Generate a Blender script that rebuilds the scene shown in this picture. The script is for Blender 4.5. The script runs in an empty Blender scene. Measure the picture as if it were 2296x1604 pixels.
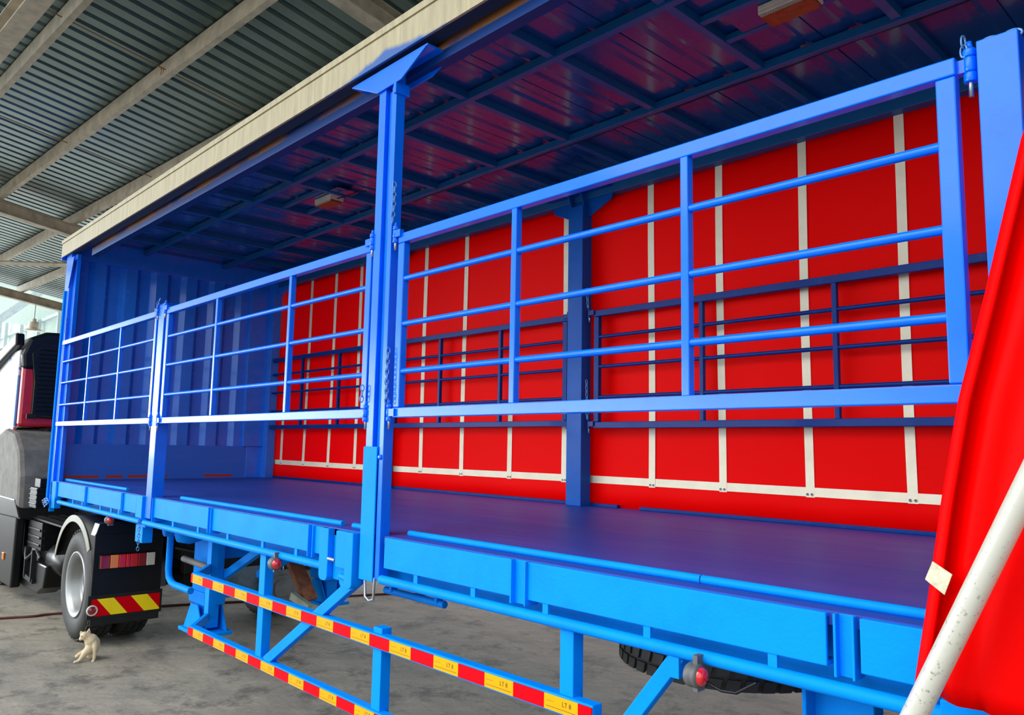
import bpy, bmesh, math, random
from mathutils import Vector, Matrix
sc = bpy.context.scene
COL = sc.collection

# ---------------------------------------------------------------- camera
YAW, PITCH, ROLL = -0.81398125, 0.11506201, 0.01858033
CAM = Vector((0.0, -2.12, 1.84))
fw = Vector((math.cos(PITCH)*math.sin(YAW), math.cos(PITCH)*math.cos(YAW), math.sin(PITCH)))
rt = Vector((math.cos(YAW), -math.sin(YAW), 0)); up = rt.cross(fw)
r2 = math.cos(ROLL)*rt + math.sin(ROLL)*up
u2 = -math.sin(ROLL)*rt + math.cos(ROLL)*up
cd = bpy.data.cameras.new('camera'); cam = bpy.data.objects.new('camera', cd); COL.objects.link(cam)
M = Matrix(((r2.x, u2.x, -fw.x, CAM.x), (r2.y, u2.y, -fw.y, CAM.y), (r2.z, u2.z, -fw.z, CAM.z), (0, 0, 0, 1)))
cam.matrix_world = M
cd.sensor_width = 36.0; cd.lens = 1738.82/2296*36; cd.clip_start = 0.05; cd.clip_end = 500
sc.camera = cam

# ---------------------------------------------------------------- sky, sun, exposure
w = bpy.data.worlds.new('sky'); sc.world = w; w.use_nodes = True
wn = w.node_tree; bg = wn.nodes['Background']
# overcast sky, with the bright open yard low on the horizon towards the front left
def wnode(typ, **k):
    n = wn.nodes.new(typ)
    for a, b in k.items(): setattr(n, a, b)
    return n
def wm(op, a, b=None, c=None, clamp=False):
    m = wnode('ShaderNodeMath', operation=op, use_clamp=clamp)
    for i, v in enumerate((a, b, c)):
        if v is None: continue
        if isinstance(v, (int, float)): m.inputs[i].default_value = v
        else: wn.links.new(v, m.inputs[i])
    return m.outputs[0]
tc = wnode('ShaderNodeTexCoord'); sx = wnode('ShaderNodeSeparateXYZ'); wn.links.new(tc.outputs['Generated'], sx.inputs[0])
el = sx.outputs[2]
band = wm('SUBTRACT', 1.0, wm('MULTIPLY', wm('ABSOLUTE', wm('SUBTRACT', el, 0.03)), 9.0), clamp=True)
az = wm('ADD', wm('MULTIPLY', sx.outputs[0], -0.93), wm('MULTIPLY', sx.outputs[1], -0.37))
azf = wm('MULTIPLY', wm('SUBTRACT', az, 0.55), 3.2, clamp=True)
glow = wm('MULTIPLY', band, azf)
wn.links.new(wm('MULTIPLY_ADD', glow, 12.0, wm('MULTIPLY_ADD', el, 0.5, 1.35)), bg.inputs[1])
bg.inputs[0].default_value = (0.88, 0.95, 1.0, 1)
sd = bpy.data.lights.new('sun', 'SUN'); sd.energy = 2.3; sd.angle = math.radians(55); sd.color = (1, 0.97, 0.92)
so = bpy.data.objects.new('sun', sd); COL.objects.link(so)
so.rotation_euler = (math.radians(48), 0, math.radians(-20))
sc.view_settings.view_transform = 'Standard'; sc.view_settings.look = 'None'
sc.view_settings.exposure = 0.32; sc.view_settings.gamma = 1.0; sc.view_settings.use_curve_mapping = False

# ---------------------------------------------------------------- materials
def nt(name):
    m = bpy.data.materials.new(name); m.use_nodes = True
    t = m.node_tree; return m, t, t.nodes['Principled BSDF']
def nd(t, typ, **k):
    n = t.nodes.new(typ)
    for a, b in k.items():
        if a.startswith('i_'): n.inputs[a[2:].replace('_', ' ')].default_value = b
        else: setattr(n, a, b)
    return n
def noise(t, scale, detail=4, vec=None, rough=0.6):
    n = nd(t, 'ShaderNodeTexNoise'); n.inputs['Scale'].default_value = scale
    n.inputs['Detail'].default_value = detail; n.inputs['Roughness'].default_value = rough
    if vec is None:
        g = nd(t, 'ShaderNodeNewGeometry'); vec = g.outputs['Position']
    t.links.new(vec, n.inputs['Vector']); return n.outputs['Fac']
def ramp(t, fac, a, b, ca=(0,0,0,1), cb=(1,1,1,1)):
    r = nd(t, 'ShaderNodeValToRGB'); r.color_ramp.elements[0].position = a; r.color_ramp.elements[1].position = b
    r.color_ramp.elements[0].color = ca; r.color_ramp.elements[1].color = cb
    t.links.new(fac, r.inputs['Fac']); return r.outputs['Color']
def mix(t, fac, a, b):
    m = nd(t, 'ShaderNodeMix', data_type='RGBA')
    for sock, v in ((m.inputs[0], fac), (m.inputs[6], a), (m.inputs[7], b)):
        if isinstance(v, (float, int)): sock.default_value = v
        elif isinstance(v, tuple): sock.default_value = v if len(v) == 4 else v+(1,)
        else: t.links.new(v, sock)
    return m.outputs[2]
def math_(t, op, a, b=None, c=None):
    m = nd(t, 'ShaderNodeMath', operation=op)
    for i, v in enumerate((a, b, c)):
        if v is None: continue
        if isinstance(v, (float, int)): m.inputs[i].default_value = v
        else: t.links.new(v, m.inputs[i])
    return m.outputs[0]
def bump(t, p, h, strength=0.2, dist=0.01):
    b = nd(t, 'ShaderNodeBump'); b.inputs['Strength'].default_value = strength; b.inputs['Distance'].default_value = dist
    t.links.new(h, b.inputs['Height']); t.links.new(b.outputs['Normal'], p.inputs['Normal'])
def sep(t):
    g = nd(t, 'ShaderNodeNewGeometry'); s = nd(t, 'ShaderNodeSeparateXYZ'); t.links.new(g.outputs['Position'], s.inputs[0]); return s.outputs
def comb(t, x, y, z):
    c = nd(t, 'ShaderNodeCombineXYZ')
    for i, v in enumerate((x, y, z)):
        if isinstance(v, (float, int)): c.inputs[i].default_value = v
        else: t.links.new(v, c.inputs[i])
    return c.outputs[0]

def simple(name, c, rough=0.5, metal=0.0, coat=0.0, var=0.12, nscale=8, bmp=0.0, bscale=60, spec=0.5):
    m, t, p = nt(name)
    p.inputs['Roughness'].default_value = rough; p.inputs['Metallic'].default_value = metal
    p.inputs['Coat Weight'].default_value = coat; p.inputs['Coat Roughness'].default_value = 0.12
    p.inputs['Specular IOR Level'].default_value = spec
    if var:
        d = tuple(x*(1-var*2) for x in c)
        t.links.new(mix(t, ramp(t, noise(t, nscale), 0.3, 0.7), c+(1,), d+(1,)), p.inputs['Base Color'])
    else: p.inputs['Base Color'].default_value = c+(1,)
    if bmp: bump(t, p, noise(t, bscale, 3), bmp, 0.004)
    return m

def paint(name, c, rough=0.3, dirt=0.15, dirtcol=(0.25,0.27,0.3), speck=True, coat=0.3, wavy=0.12):
    m, t, p = nt(name)
    p.inputs['Roughness'].default_value = rough; p.inputs['Coat Weight'].default_value = coat; p.inputs['Coat Roughness'].default_value = 0.1
    p.inputs['Specular IOR Level'].default_value = 0.35
    n1 = noise(t, 5, 5)
    col = mix(t, ramp(t, n1, 0.45, 0.75), c+(1,), tuple(0.85*x for x in c)+(1,))
    n2 = noise(t, 14, 8, rough=0.75)
    col = mix(t, math_(t, 'MULTIPLY', ramp(t, n2, 0.58, 0.78), dirt), col, dirtcol+(1,))
    t.links.new(col, p.inputs['Base Color'])
    t.links.new(math_(t, 'MULTIPLY_ADD', n2, 0.25, rough-0.1), p.inputs['Roughness'])
    bump(t, p, math_(t, 'ADD', noise(t, 70, 3), math_(t, 'MULTIPLY', noise(t, 11, 2), 1.2)), wavy, 0.004)
    return m

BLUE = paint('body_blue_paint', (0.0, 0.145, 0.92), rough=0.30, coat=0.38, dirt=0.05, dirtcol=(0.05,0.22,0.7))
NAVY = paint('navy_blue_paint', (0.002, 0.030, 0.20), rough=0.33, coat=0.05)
CYAN = paint('chassis_blue_paint', (0.0, 0.245, 0.88), rough=0.5, coat=0.0, dirt=0.18, wavy=0.2, dirtcol=(0.04,0.26,0.60))
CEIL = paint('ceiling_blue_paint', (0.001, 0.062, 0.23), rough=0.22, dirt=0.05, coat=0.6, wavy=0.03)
RIBP = paint('roof_rib_paint', (0.001, 0.10, 0.30), rough=0.4, dirt=0.05, coat=0.1)  # ceiling paint made brighter in the colour, as the ribs catch more light
SHADEB = paint('shaded_blue_paint', (0.001, 0.080, 0.40), rough=0.33, dirt=0.05, coat=0.05)  # body blue darkened in the colour for the shade on the far side
BULK = paint('bulkhead_blue_paint', (0.012, 0.18, 0.80), rough=0.22, dirt=0.12, coat=0.4, wavy=0.06)

def m_bulk_low():
    m, t, p = nt('bulkhead_kick_panel_paint')
    p.inputs['Roughness'].default_value = 0.42
    s = sep(t)
    band = math_(t, 'MULTIPLY', math_(t, 'GREATER_THAN', s[2], 1.428), math_(t, 'LESS_THAN', s[2], 1.458))
    y = math_(t, 'GREATER_THAN', noise(t, 3.0, 2, comb(t, 0.0, s[1], 3.1)), 0.47)
    fac = math_(t, 'MULTIPLY', band, y)
    fac = math_(t, 'MULTIPLY', fac, math_(t, 'GREATER_THAN', s[0], -9.19))
    wear = ramp(t, noise(t, 6, 8, comb(t, s[0], math_(t, 'MULTIPLY', s[1], 0.35), math_(t, 'MULTIPLY', s[2], 2.5)), 0.8), 0.55, 0.75)
    c = mix(t, math_(t, 'MULTIPLY', wear, 0.35), (0.008,0.14,0.66,1), (0.12,0.28,0.66,1))
    t.links.new(mix(t, fac, c, (0.42,0.03,0.015,1)), p.inputs['Base Color'])
    return m
KICK = m_bulk_low()

def m_deck():
    m, t, p = nt('deck_paint'); s = sep(t)
    v = comb(t, math_(t, 'MULTIPLY', s[0], 0.25), math_(t, 'MULTIPLY', s[1], 2.2), s[2])
    n = noise(t, 3.2, 6, v, 0.7)
    c = mix(t, ramp(t, n, 0.3, 0.75), (0.010,0.052,0.35,1), (0.025,0.062,0.36,1))
    sc_ = ramp(t, noise(t, 26, 8, v, 0.85), 0.70, 0.74)
    c = mix(t, math_(t, 'MULTIPLY', sc_, 0.35), c, (0.3,0.3,0.5,1))
    t.links.new(c, p.inputs['Base Color'])
    t.links.new(math_(t, 'MULTIPLY_ADD', n, 0.3, 0.30), p.inputs['Roughness']); p.inputs['Specular IOR Level'].default_value = 0.2
    bump(t, p, noise(t, 9, 4, v), 0.06, 0.01)
    return m
DECK = m_deck()

def m_tarp():
    m, t, p = nt('red_pvc_tarpaulin'); s = sep(t)
    n = noise(t, 2.2, 5)
    smud = ramp(t, noise(t, 1.6, 7, None, 0.8), 0.66, 0.78)
    c = mix(t, math_(t, 'MULTIPLY', smud, 0.25), (0.93,0.0,0.0,1), (0.55,0.004,0.004,1))
    p.inputs['Roughness'].default_value = 0.5; p.inputs['Specular IOR Level'].default_value = 0.08
    t.links.new(c, p.inputs['Base Color'])
    bump(t, p, math_(t, 'ADD', noise(t, 1.3, 3), math_(t, 'MULTIPLY', noise(t, 260, 2), 0.02)), 0.35, 0.03)
    tr = nd(t, 'ShaderNodeBsdfTranslucent'); tr.inputs['Color'].default_value = (0.98,0.0,0.0,1)
    mx = nd(t, 'ShaderNodeMixShader'); mx.inputs[0].default_value = 0.42
    t.links.new(p.outputs[0], mx.inputs[1]); t.links.new(tr.outputs[0], mx.inputs[2])
    t.links.new(mx.outputs[0], t.nodes['Material Output'].inputs['Surface'])
    return m
TARP = m_tarp()
WEB = simple('cream_webbing', (0.86,0.79,0.60), 0.7, bmp=0.15, bscale=300, var=0.06)
WEBO = simple('patch_tape_cream', (0.60,0.56,0.40), 0.6, var=0.2, nscale=60)

def m_fascia():
    m, t, p = nt('weathered_cream_fascia'); s = sep(t)
    v = comb(t, math_(t, 'MULTIPLY', s[0], 9.0), 0.0, math_(t, 'MULTIPLY', s[2], 0.8))
    n = noise(t, 2.0, 8, v, 0.8)
    c = mix(t, ramp(t, n, 0.35, 0.8), (0.44,0.38,0.235,1), (0.19,0.165,0.10,1))
    v2 = comb(t, s[0], 0.0, math_(t, 'MULTIPLY', s[2], 25.0))
    c = mix(t, math_(t, 'MULTIPLY', ramp(t, noise(t, 1.3, 5, v2), 0.5, 0.8), 0.4), c, (0.36,0.33,0.24,1))
    # overspray of blue paint along the lower edge above the post bracket
    hump = math_(t, 'MAXIMUM', math_(t, 'SUBTRACT', 1.0, math_(t, 'MULTIPLY', math_(t, 'ABSOLUTE', math_(t, 'ADD', s[0], 3.2)), 1.9)), -0.4)
    edge = math_(t, 'ADD', math_(t, 'MULTIPLY_ADD', hump, 0.055, 3.772), math_(t, 'MULTIPLY', math_(t, 'SUBTRACT', noise(t, 3.0, 3, comb(t, s[0], 0.0, 0.0)), 0.45), 0.10))
    win = 1.0
    k = math_(t, 'SUBTRACT', edge, s[2]); kk = nd(t, 'ShaderNodeMapRange'); kk.inputs[1].default_value = -0.012; kk.inputs[2].default_value = 0.012
    t.links.new(k, kk.inputs[0])
    c = mix(t, math_(t, 'MULTIPLY', kk.outputs[0], win), c, (0.01,0.085,0.33,1))
    t.links.new(c, p.inputs['Base Color']); p.inputs['Roughness'].default_value = 0.55
    return m
FASC = m_fascia()

def m_header():
    m, t, p = nt('header_paint_with_rust'); s = sep(t)
    n = noise(t, 1.1, 6, comb(t, math_(t, 'MULTIPLY', s[0], 1.2), 0.0, math_(t, 'MULTIPLY', s[2], 6)), 0.7)
    band = math_(t, 'GREATER_THAN', s[2], 3.765)
    f = math_(t, 'MULTIPLY', ramp(t, n, 0.42, 0.55), band)
    t.links.new(mix(t, f, (0.001,0.035,0.19,1), (0.20,0.085,0.03,1)), p.inputs['Base Color'])
    p.inputs['Roughness'].default_value = 0.5; p.inputs['Specular IOR Level'].default_value = 0.2
    return m
HEAD = m_header()

def m_ground():
    m, t, p = nt('stained_concrete'); s = sep(t)
    n1 = noise(t, 0.9, 8, None, 0.7); n2 = noise(t, 2.6, 6, None, 0.75); n3 = noise(t, 34, 6, None, 0.8)
    v = comb(t, math_(t, 'MULTIPLY', s[0], 0.5), math_(t, 'MULTIPLY', s[1], 1.6), 0.0); n4 = noise(t, 1.2, 7, v, 0.75)
    c = mix(t, ramp(t, n1, 0.3, 0.7), (0.42,0.37,0.29,1), (0.26,0.235,0.19,1))
    c = mix(t, math_(t, 'MULTIPLY', ramp(t, n3, 0.35, 0.7), 0.6), c, (0.14,0.13,0.11,1))
    c = mix(t, math_(t, 'MULTIPLY', ramp(t, n2, 0.51, 0.63), 0.82), c, (0.055,0.052,0.045,1))
    c = mix(t, math_(t, 'MULTIPLY', ramp(t, n4, 0.48, 0.66), 0.65), c, (0.10,0.097,0.088,1))
    vs_ = comb(t, math_(t, 'MULTIPLY', math_(t, 'ADD', s[0], s[1]), 0.35), math_(t, 'MULTIPLY', math_(t, 'SUBTRACT', s[1], s[0]), 1.7), 0.0)
    c = mix(t, math_(t, 'MULTIPLY', ramp(t, noise(t, 3.5, 9, vs_, 0.85), 0.42, 0.66), 0.55), c, (0.12,0.112,0.095,1))
    far = nd(t, 'ShaderNodeMapRange'); far.inputs[1].default_value = -27; far.inputs[2].default_value = -30; t.links.new(s[0], far.inputs[0])
    c = mix(t, far.outputs[0], c, (0.75,0.74,0.70,1))  # colour paled beyond the hall end to throw glare onto the roof
    t.links.new(c, p.inputs['Base Color']); p.inputs['Roughness'].default_value = 0.75
    bump(t, p, n3, 0.35, 0.01)
    return m
GROUND = m_ground()
def m_roof():
    m, t, p = nt('galvanised_roof_sheet'); s = sep(t)
    n = noise(t, 1.5, 6, None, 0.7)
    t.links.new(mix(t, ramp(t, n, 0.3, 0.7), (0.15,0.22,0.21,1), (0.10,0.15,0.145,1)), p.inputs['Base Color'])
    p.inputs['Metallic'].default_value = 0.7; p.inputs['Roughness'].default_value = 0.32
    bump(t, p, noise(t, 40, 4), 0.1, 0.004)
    return m
ROOFM = m_roof()
STEEL = simple('weathered_grey_steel_paint', (0.55,0.48,0.36), 0.55, var=0.22, nscale=5, bmp=0.2, bscale=30)
PALE = simple('pale_cladding', (0.60,0.72,0.68), 0.5, var=0.1)
PALEST = simple('pale_blue_grey_steel', (0.42,0.50,0.52), 0.5)
BLACK = simple('black_plastic', (0.006,0.007,0.008), 0.36, coat=0.05, spec=0.25, var=0.2, bmp=0.1, bscale=25)
BLACKM = simple('dusty_black_steel', (0.012,0.012,0.012), 0.5, spec=0.3, var=0.3, bmp=0.4, bscale=20)
RUBBER = simple('tyre_rubber', (0.022,0.022,0.021), 0.62, var=0.25, nscale=14, bmp=0.2, bscale=50)
RIM = simple('aluminium_rim', (0.30,0.31,0.31), 0.42, metal=0.75, var=0.06)
DUST = simple('dusty_grey_plastic', (0.17,0.16,0.145), 0.7, var=0.25, nscale=6, bmp=0.3, bscale=60)
GREYP = simple('grey_mudguard_plastic', (0.12,0.125,0.13), 0.5, var=0.2)
REDP = simple('red_cab_paint', (0.62,0.012,0.02), 0.25, coat=0.5, var=0.1)
GALV = simple('zinc_metal', (0.45,0.5,0.52), 0.35, metal=0.8, var=0.1)
CHAIN = simple('painted_chain', (0.10,0.28,0.62), 0.3, metal=0.3, var=0.2)
LRED = simple('red_lens', (0.62,0.01,0.015), 0.12, coat=1, var=0)
LDRED = simple('dark_red_lens', (0.26,0.006,0.012), 0.12, coat=1, var=0)
LORG = simple('orange_lens', (0.85,0.22,0.01), 0.15, coat=1, var=0)
LWHT = simple('clear_lens', (0.62,0.58,0.45), 0.2, coat=1, var=0)
AMBER = simple('amber_diffuser', (0.42,0.10,0.02), 0.35, var=0.25, nscale=30)
WHITEP = simple('white_plastic', (0.72,0.66,0.54), 0.45, var=0.1)
TRED = simple('red_reflective_tape', (0.60,0.0,0.006), 0.4, var=0, spec=0.06)
TYEL = simple('yellow_reflective_tape', (0.90,0.36,0.0), 0.4, var=0.05, spec=0.15)
TYEL2 = simple('bright_yellow_tape', (0.95,0.70,0.0), 0.3, var=0.03)
INK = simple('black_ink', (0.02,0.015,0.01), 0.5, var=0)
WINK = simple('white_ink', (0.75,0.75,0.75), 0.5, var=0)
REDINK = simple('red_marker_paint', (0.35,0.02,0.02), 0.6, var=0)
WOOD = simple('brown_timber', (0.42,0.14,0.05), 0.6, var=0.35, nscale=12, bmp=0.4, bscale=40)
WOODP = simple('pale_painted_timber', (0.42,0.47,0.34), 0.6, var=0.2)
HOSE = simple('dark_red_hose', (0.12,0.02,0.015), 0.6, var=0.2)
FUR = None
def m_pole():
    m, t, p = nt('chipped_white_pole'); p.inputs['Roughness'].default_value = 0.3
    n = ramp(t, noise(t, 75, 5, None, 0.8), 0.585, 0.62)
    s = sep(t)
    low = nd(t, 'ShaderNodeMapRange'); low.inputs[1].default_value = 1.75; low.inputs[2].default_value = 1.25; t.links.new(s[2], low.inputs[0])
    f = math_(t, 'MULTIPLY', n, math_(t, 'MULTIPLY_ADD', low.outputs[0], 0.6, 0.25))
    c = mix(t, f, (0.46,0.46,0.40,1), (0.10,0.09,0.06,1)); t.links.new(c, p.inputs['Base Color']); return m
POLE = m_pole()
def m_fur():
    m, t, p = nt('cream_fur'); n = noise(t, 22, 6, None, 0.7); s = sep(t)
    t.links.new(mix(t, ramp(t, n, 0.35, 0.7), (0.72,0.60,0.40,1), (0.55,0.42,0.25,1)), p.inputs['Base Color'])
    p.inputs['Roughness'].default_value = 0.9; bump(t, p, noise(t, 400, 3), 0.5, 0.004); return m
FUR = m_fur()
def m_livery():
    m, t, p = nt('cab_side_livery'); s = sep(t); p.inputs['Roughness'].default_value = 0.3
    v = comb(t, math_(t, 'MULTIPLY', s[0], 0.7), 0.0, math_(t, 'ADD', math_(t, 'MULTIPLY', s[2], 1.1), math_(t, 'MULTIPLY', s[0], 0.7)))
    n = noise(t, 2.2, 2, v)
    c = mix(t, math_(t, 'GREATER_THAN', n, 0.54), (0.50,0.51,0.54,1), (0.06,0.20,0.50,1))
    low = math_(t, 'LESS_THAN', math_(t, 'ADD', s[2], math_(t, 'MULTIPLY', n, 0.9)), 2.45)
    c = mix(t, low, c, (0.55,0.03,0.03,1)); t.links.new(c, p.inputs['Base Color']); return m
LIVERY = m_livery()

CYAN.node_tree.nodes['Principled BSDF'].inputs['Specular IOR Level'].default_value = 0.06
BLUE.node_tree.nodes['Principled BSDF'].inputs['Specular IOR Level'].default_value = 0.07
for q_ in (NAVY, SHADEB): q_.node_tree.nodes['Principled BSDF'].inputs['Specular IOR Level'].default_value = 0.10
# ---------------------------------------------------------------- mesh building
class MB:
    def __init__(s): s.v = []; s.f = []; s.m = []; s.mats = []; s.cur = 0; s.sm = []; s.smooth = False
    def mat(s, m):
        if m not in s.mats: s.mats.append(m)
        s.cur = s.mats.index(m); return s
    def add(s, vs, fs, smooth=None):
        o = len(s.v); s.v += [tuple(x) for x in vs]
        for f in fs: s.f.append(tuple(i+o for i in f)); s.m.append(s.cur); s.sm.append(s.smooth if smooth is None else smooth)
        return s
    def box(s, x0, x1, y0, y1, z0, z1):
        x0, x1 = sorted((x0, x1)); y0, y1 = sorted((y0, y1)); z0, z1 = sorted((z0, z1))
        s.nb = getattr(s, 'nb', -1)+1; e = 0.0003*(s.nb % 6)   # keep flush faces of joined pieces from coinciding
        if min(x1-x0, y1-y0, z1-z0) > 0.004: x0 += e; y0 += e; z0 += e; x1 -= e; y1 -= e; z1 -= e
        vs = [(x, y, z) for x in (x0, x1) for y in (y0, y1) for z in (z0, z1)]
        return s.add(vs, [(0,1,3,2),(4,6,7,5),(0,4,5,1),(2,3,7,6),(0,2,6,4),(1,5,7,3)], False)
    def bar(s, p, q, w_, h, upv=(0,0,1)):
        p = Vector(p); q = Vector(q); d = (q-p).normalized(); u = Vector(upv); r = d.cross(u)
        if r.length < 1e-4: r = d.cross(Vector((0,1,0)))
        r.normalize(); u = r.cross(d).normalized()
        vs = [c + r*a*w_/2 + u*b*h/2 for c in (p, q) for a, b in ((-1,-1),(1,-1),(1,1),(-1,1))]
        return s.add(vs, [(3,2,1,0),(4,5,6,7),(0,1,5,4),(1,2,6,5),(2,3,7,6),(3,0,4,7)], False)
    def tube(s, path, r, n=12, caps=True, closed=False, radii=None):
        P = [Vector(p) for p in path]; N = len(P); prev = None; rings = []
        for i, p in enumerate(P):
            if closed: d = (P[(i+1) % N]-P[i-1])
            else: d = P[min(i+1, N-1)]-P[max(i-1, 0)]
            d.normalize()
            if prev is None:
                a = Vector((0,0,1)) if abs(d.z) < 0.9 else Vector((1,0,0)); u = d.cross(a).normalized()
            else: u = (prev - d*prev.dot(d)).normalized()
            prev = u; b = d.cross(u); rr = radii[i] if radii else r
            rings.append([p + (u*math.cos(2*math.pi*k/n) + b*math.sin(2*math.pi*k/n))*rr for k in range(n)])
        vs = [x for R_ in rings for x in R_]; fs = []
        for i in range(N if closed else N-1):
            j = (i+1) % N
            for k in range(n): fs.append((i*n+k, i*n+(k+1) % n, j*n+(k+1) % n, j*n+k))
        s.add(vs, fs, True)
        if caps and not closed: s.add(rings[0], [tuple(reversed(range(n)))], False); s.add(rings[-1], [tuple(range(n))], False)
        return s
    def prism(s, poly, axis, a, b):
        # poly: 2D points in the other two axes in order (x: y,z; y: x,z; z: x,y)
        def P(c, q):
            return {'x': (c, q[0], q[1]), 'y': (q[0], c, q[1]), 'z': (q[0], q[1], c)}[axis]
        n = len(poly); vs = [P(a, q) for q in poly] + [P(b, q) for q in poly]
        fs = [tuple(range(n)), tuple(reversed(range(n, 2*n)))] + [(i, n+i, n+(i+1) % n, (i+1) % n) for i in range(n)]
        return s.add(vs, fs, False)
    def lathe(s, prof, c, axis='y', n=40, smooth=True):
        c = Vector(c); ax = {'x': (Vector((1,0,0)), Vector((0,1,0)), Vector((0,0,1))), 'y': (Vector((0,1,0)), Vector((1,0,0)), Vector((0,0,1))), 'z': (Vector((0,0,1)), Vector((1,0,0)), Vector((0,1,0)))}[axis]
        vs = []
        for (r, h) in prof:
            for k in range(n):
                a = 2*math.pi*k/n; vs.append(c + ax[0]*h + (ax[1]*math.cos(a)+ax[2]*math.sin(a))*r)
        fs = []
        for i in range(len(prof)-1):
            for k in range(n): fs.append((i*n+k, i*n+(k+1) % n, (i+1)*n+(k+1) % n, (i+1)*n+k))
        return s.add(vs, fs, smooth)
    def text(s, body, size, org, right, upv, spacing=1.0):
        c = bpy.data.curves.new('t', 'FONT'); c.body = body; c.size = size; c.space_character = spacing; c.resolution_u = 2
        o = bpy.data.objects.new('t', c); me = bpy.data.meshes.new_from_object(o)
        R_ = Vector(right); U = Vector(upv); O = Vector(org)
        s.add([O + R_*v.co.x + U*v.co.y for v in me.vertices], [tuple(p.vertices) for p in me.polygons], False)
        bpy.data.objects.remove(o); bpy.data.curves.remove(c); bpy.data.meshes.remove(me); return s
    def xf(s, fn, start=0):
        s.v = s.v[:start] + [tuple(fn(*v)) for v in s.v[start:]]; return s
    def build(s, name, mat=None, parent=None, bevel=0.0, label=None, fixn=True, solid=0.0):
        me = bpy.data.meshes.new(name); org = Vector((0,0,0))
        if parent is not None: org = Vector(parent['_o'])
        me.from_pydata([tuple(Vector(v)-org) for v in s.v], [], s.f)
        mats = s.mats if s.mats else [mat]
        if mat is not None and s.mats and mat not in s.mats: mats = s.mats
        for m in mats: me.materials.append(m)
        for i, p in enumerate(me.polygons):
            p.material_index = s.m[i] if s.mats else 0; p.use_smooth = s.sm[i]
        if fixn:
            bm = bmesh.new(); bm.from_mesh(me); bmesh.ops.recalc_face_normals(bm, faces=bm.faces); bm.to_mesh(me); bm.free()
        o = bpy.data.objects.new(name, me); COL.objects.link(o)
        if parent is not None: o.parent = parent
        o['_o'] = tuple(org)
        if solid:
            md = o.modifiers.new('thickness', 'SOLIDIFY'); md.thickness = solid; md.offset = 0
        if bevel:
            md = o.modifiers.new('bevel', 'BEVEL'); md.width = bevel; md.segments = 2; md.limit_method = 'ANGLE'; md.angle_limit = math.radians(50)
        if label: o['label'] = label
        return o
def thing(name, loc, label, cat, group=None):
    o = bpy.data.objects.new(name, None); COL.objects.link(o); o.location = loc; o.empty_display_size = 0.2
    o['_o'] = tuple(loc); o['label'] = label; o['category'] = cat
    if group: o['group'] = group
    return o
def tag(o, label, cat, group=None, kind=None):
    o['label'] = label; o['category'] = cat
    if group: o['group'] = group
    if kind: o['kind'] = kind
    return o
def struct(o): o['kind'] = 'structure'; return o
def chain_mb(path, link=0.034, r=0.0028, wdt=0.009):
    """links of chain along a polyline"""
    m = MB().mat(CHAIN); pts = [Vector(p) for p in path]; L = 0; k = 0
    for i in range(len(pts)-1):
        a, b = pts[i], pts[i+1]; d = (b-a); n = max(1, round(d.length/(link*0.72))); d.normalize()
        side0 = d.cross(Vector((0.3,1,0.1))).normalized(); side1 = d.cross(side0)
        for j in range(n):
            c = a + (b-a)*((j+0.5)/n); sd_ = side0 if k % 2 else side1; k += 1
            loop = []
            for q in range(12):
                an = 2*math.pi*q/12; loop.append(c + d*(math.cos(an)*link/2) + sd_*(math.sin(an)*wdt))
            m.tube(loop, r, 6, closed=True)
    return m

# ---------------------------------------------------------------- the hall (rotated a little against the trailer)
TH = math.radians(3.3); SL = math.tan(math.radians(8.5)); Z0 = 6.5
def HW(x, y, z): return (math.cos(TH)*x - math.sin(TH)*y, math.sin(TH)*x + math.cos(TH)*y, z)
def rz(y): return Z0 - SL*y
gm = MB(); gm.add([(-110,-60,0),(60,-60,0),(60,60,0),(-110,60,0)], [(0,1,2,3)])
struct(gm.build('floor', GROUND))
# corrugated roof sheets: ribs run down the slope
rm = MB(); x = -25.4; prof = []
while x < 7.0:
    prof += [(x, 0), (x+0.15, 0), (x+0.172, 0.035), (x+0.218, 0.035)]; x += 0.24
YA, YB = -3.3, 7.3
vs = []
for (px_, h) in prof: vs += [(px_, YA, rz(YA)+0.22+h), (px_, YB, rz(YB)+0.22+h)]
rm.add(vs, [(2*i, 2*i+2, 2*i+3, 2*i+1) for i in range(len(prof)-1)])
rm.xf(HW); struct(rm.build('ceiling', ROOFM, solid=0.002, fixn=False))
# purlins
PY = [-2.15, -0.9, 0.34, 1.50, 2.78, 3.98, 5.2, 6.5]
tn = 1
def trim(m, mat, bevel=0.0):
    global tn
    o = struct(m.build('trim_%d' % tn, mat, bevel=bevel)); tn += 1; return o
for k, y in enumerate(PY):
    m = MB().mat(STEEL); z = rz(y)
    # C section open towards +y: web, two flanges, lips
    m.box(-25.3, 7, y, y+0.012, z, z+0.20); m.box(-25.3, 7, y, y+0.075, z, z+0.012); m.box(-25.3, 7, y, y+0.075, z+0.19, z+0.2)
    m.box(-25.3, 7, y+0.065, y+0.075, z, z+0.025)
    if k == 3:
        m.mat(REDINK); m.text('71', 0.13, (-9.62, y-0.003, z+0.05), (1,0,0), (0,0,1))
    m.xf(HW); trim(m, STEEL)
m = MB().mat(STEEL); m.box(-25.3, 7, -0.22, -0.02, 6.12, 6.14); m.box(-25.3, 7, -0.13, -0.11, 6.14, 6.34); m.box(-25.3, 7, -0.22, -0.02, 6.34, 6.36); m.xf(HW); trim(m, STEEL)
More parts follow.
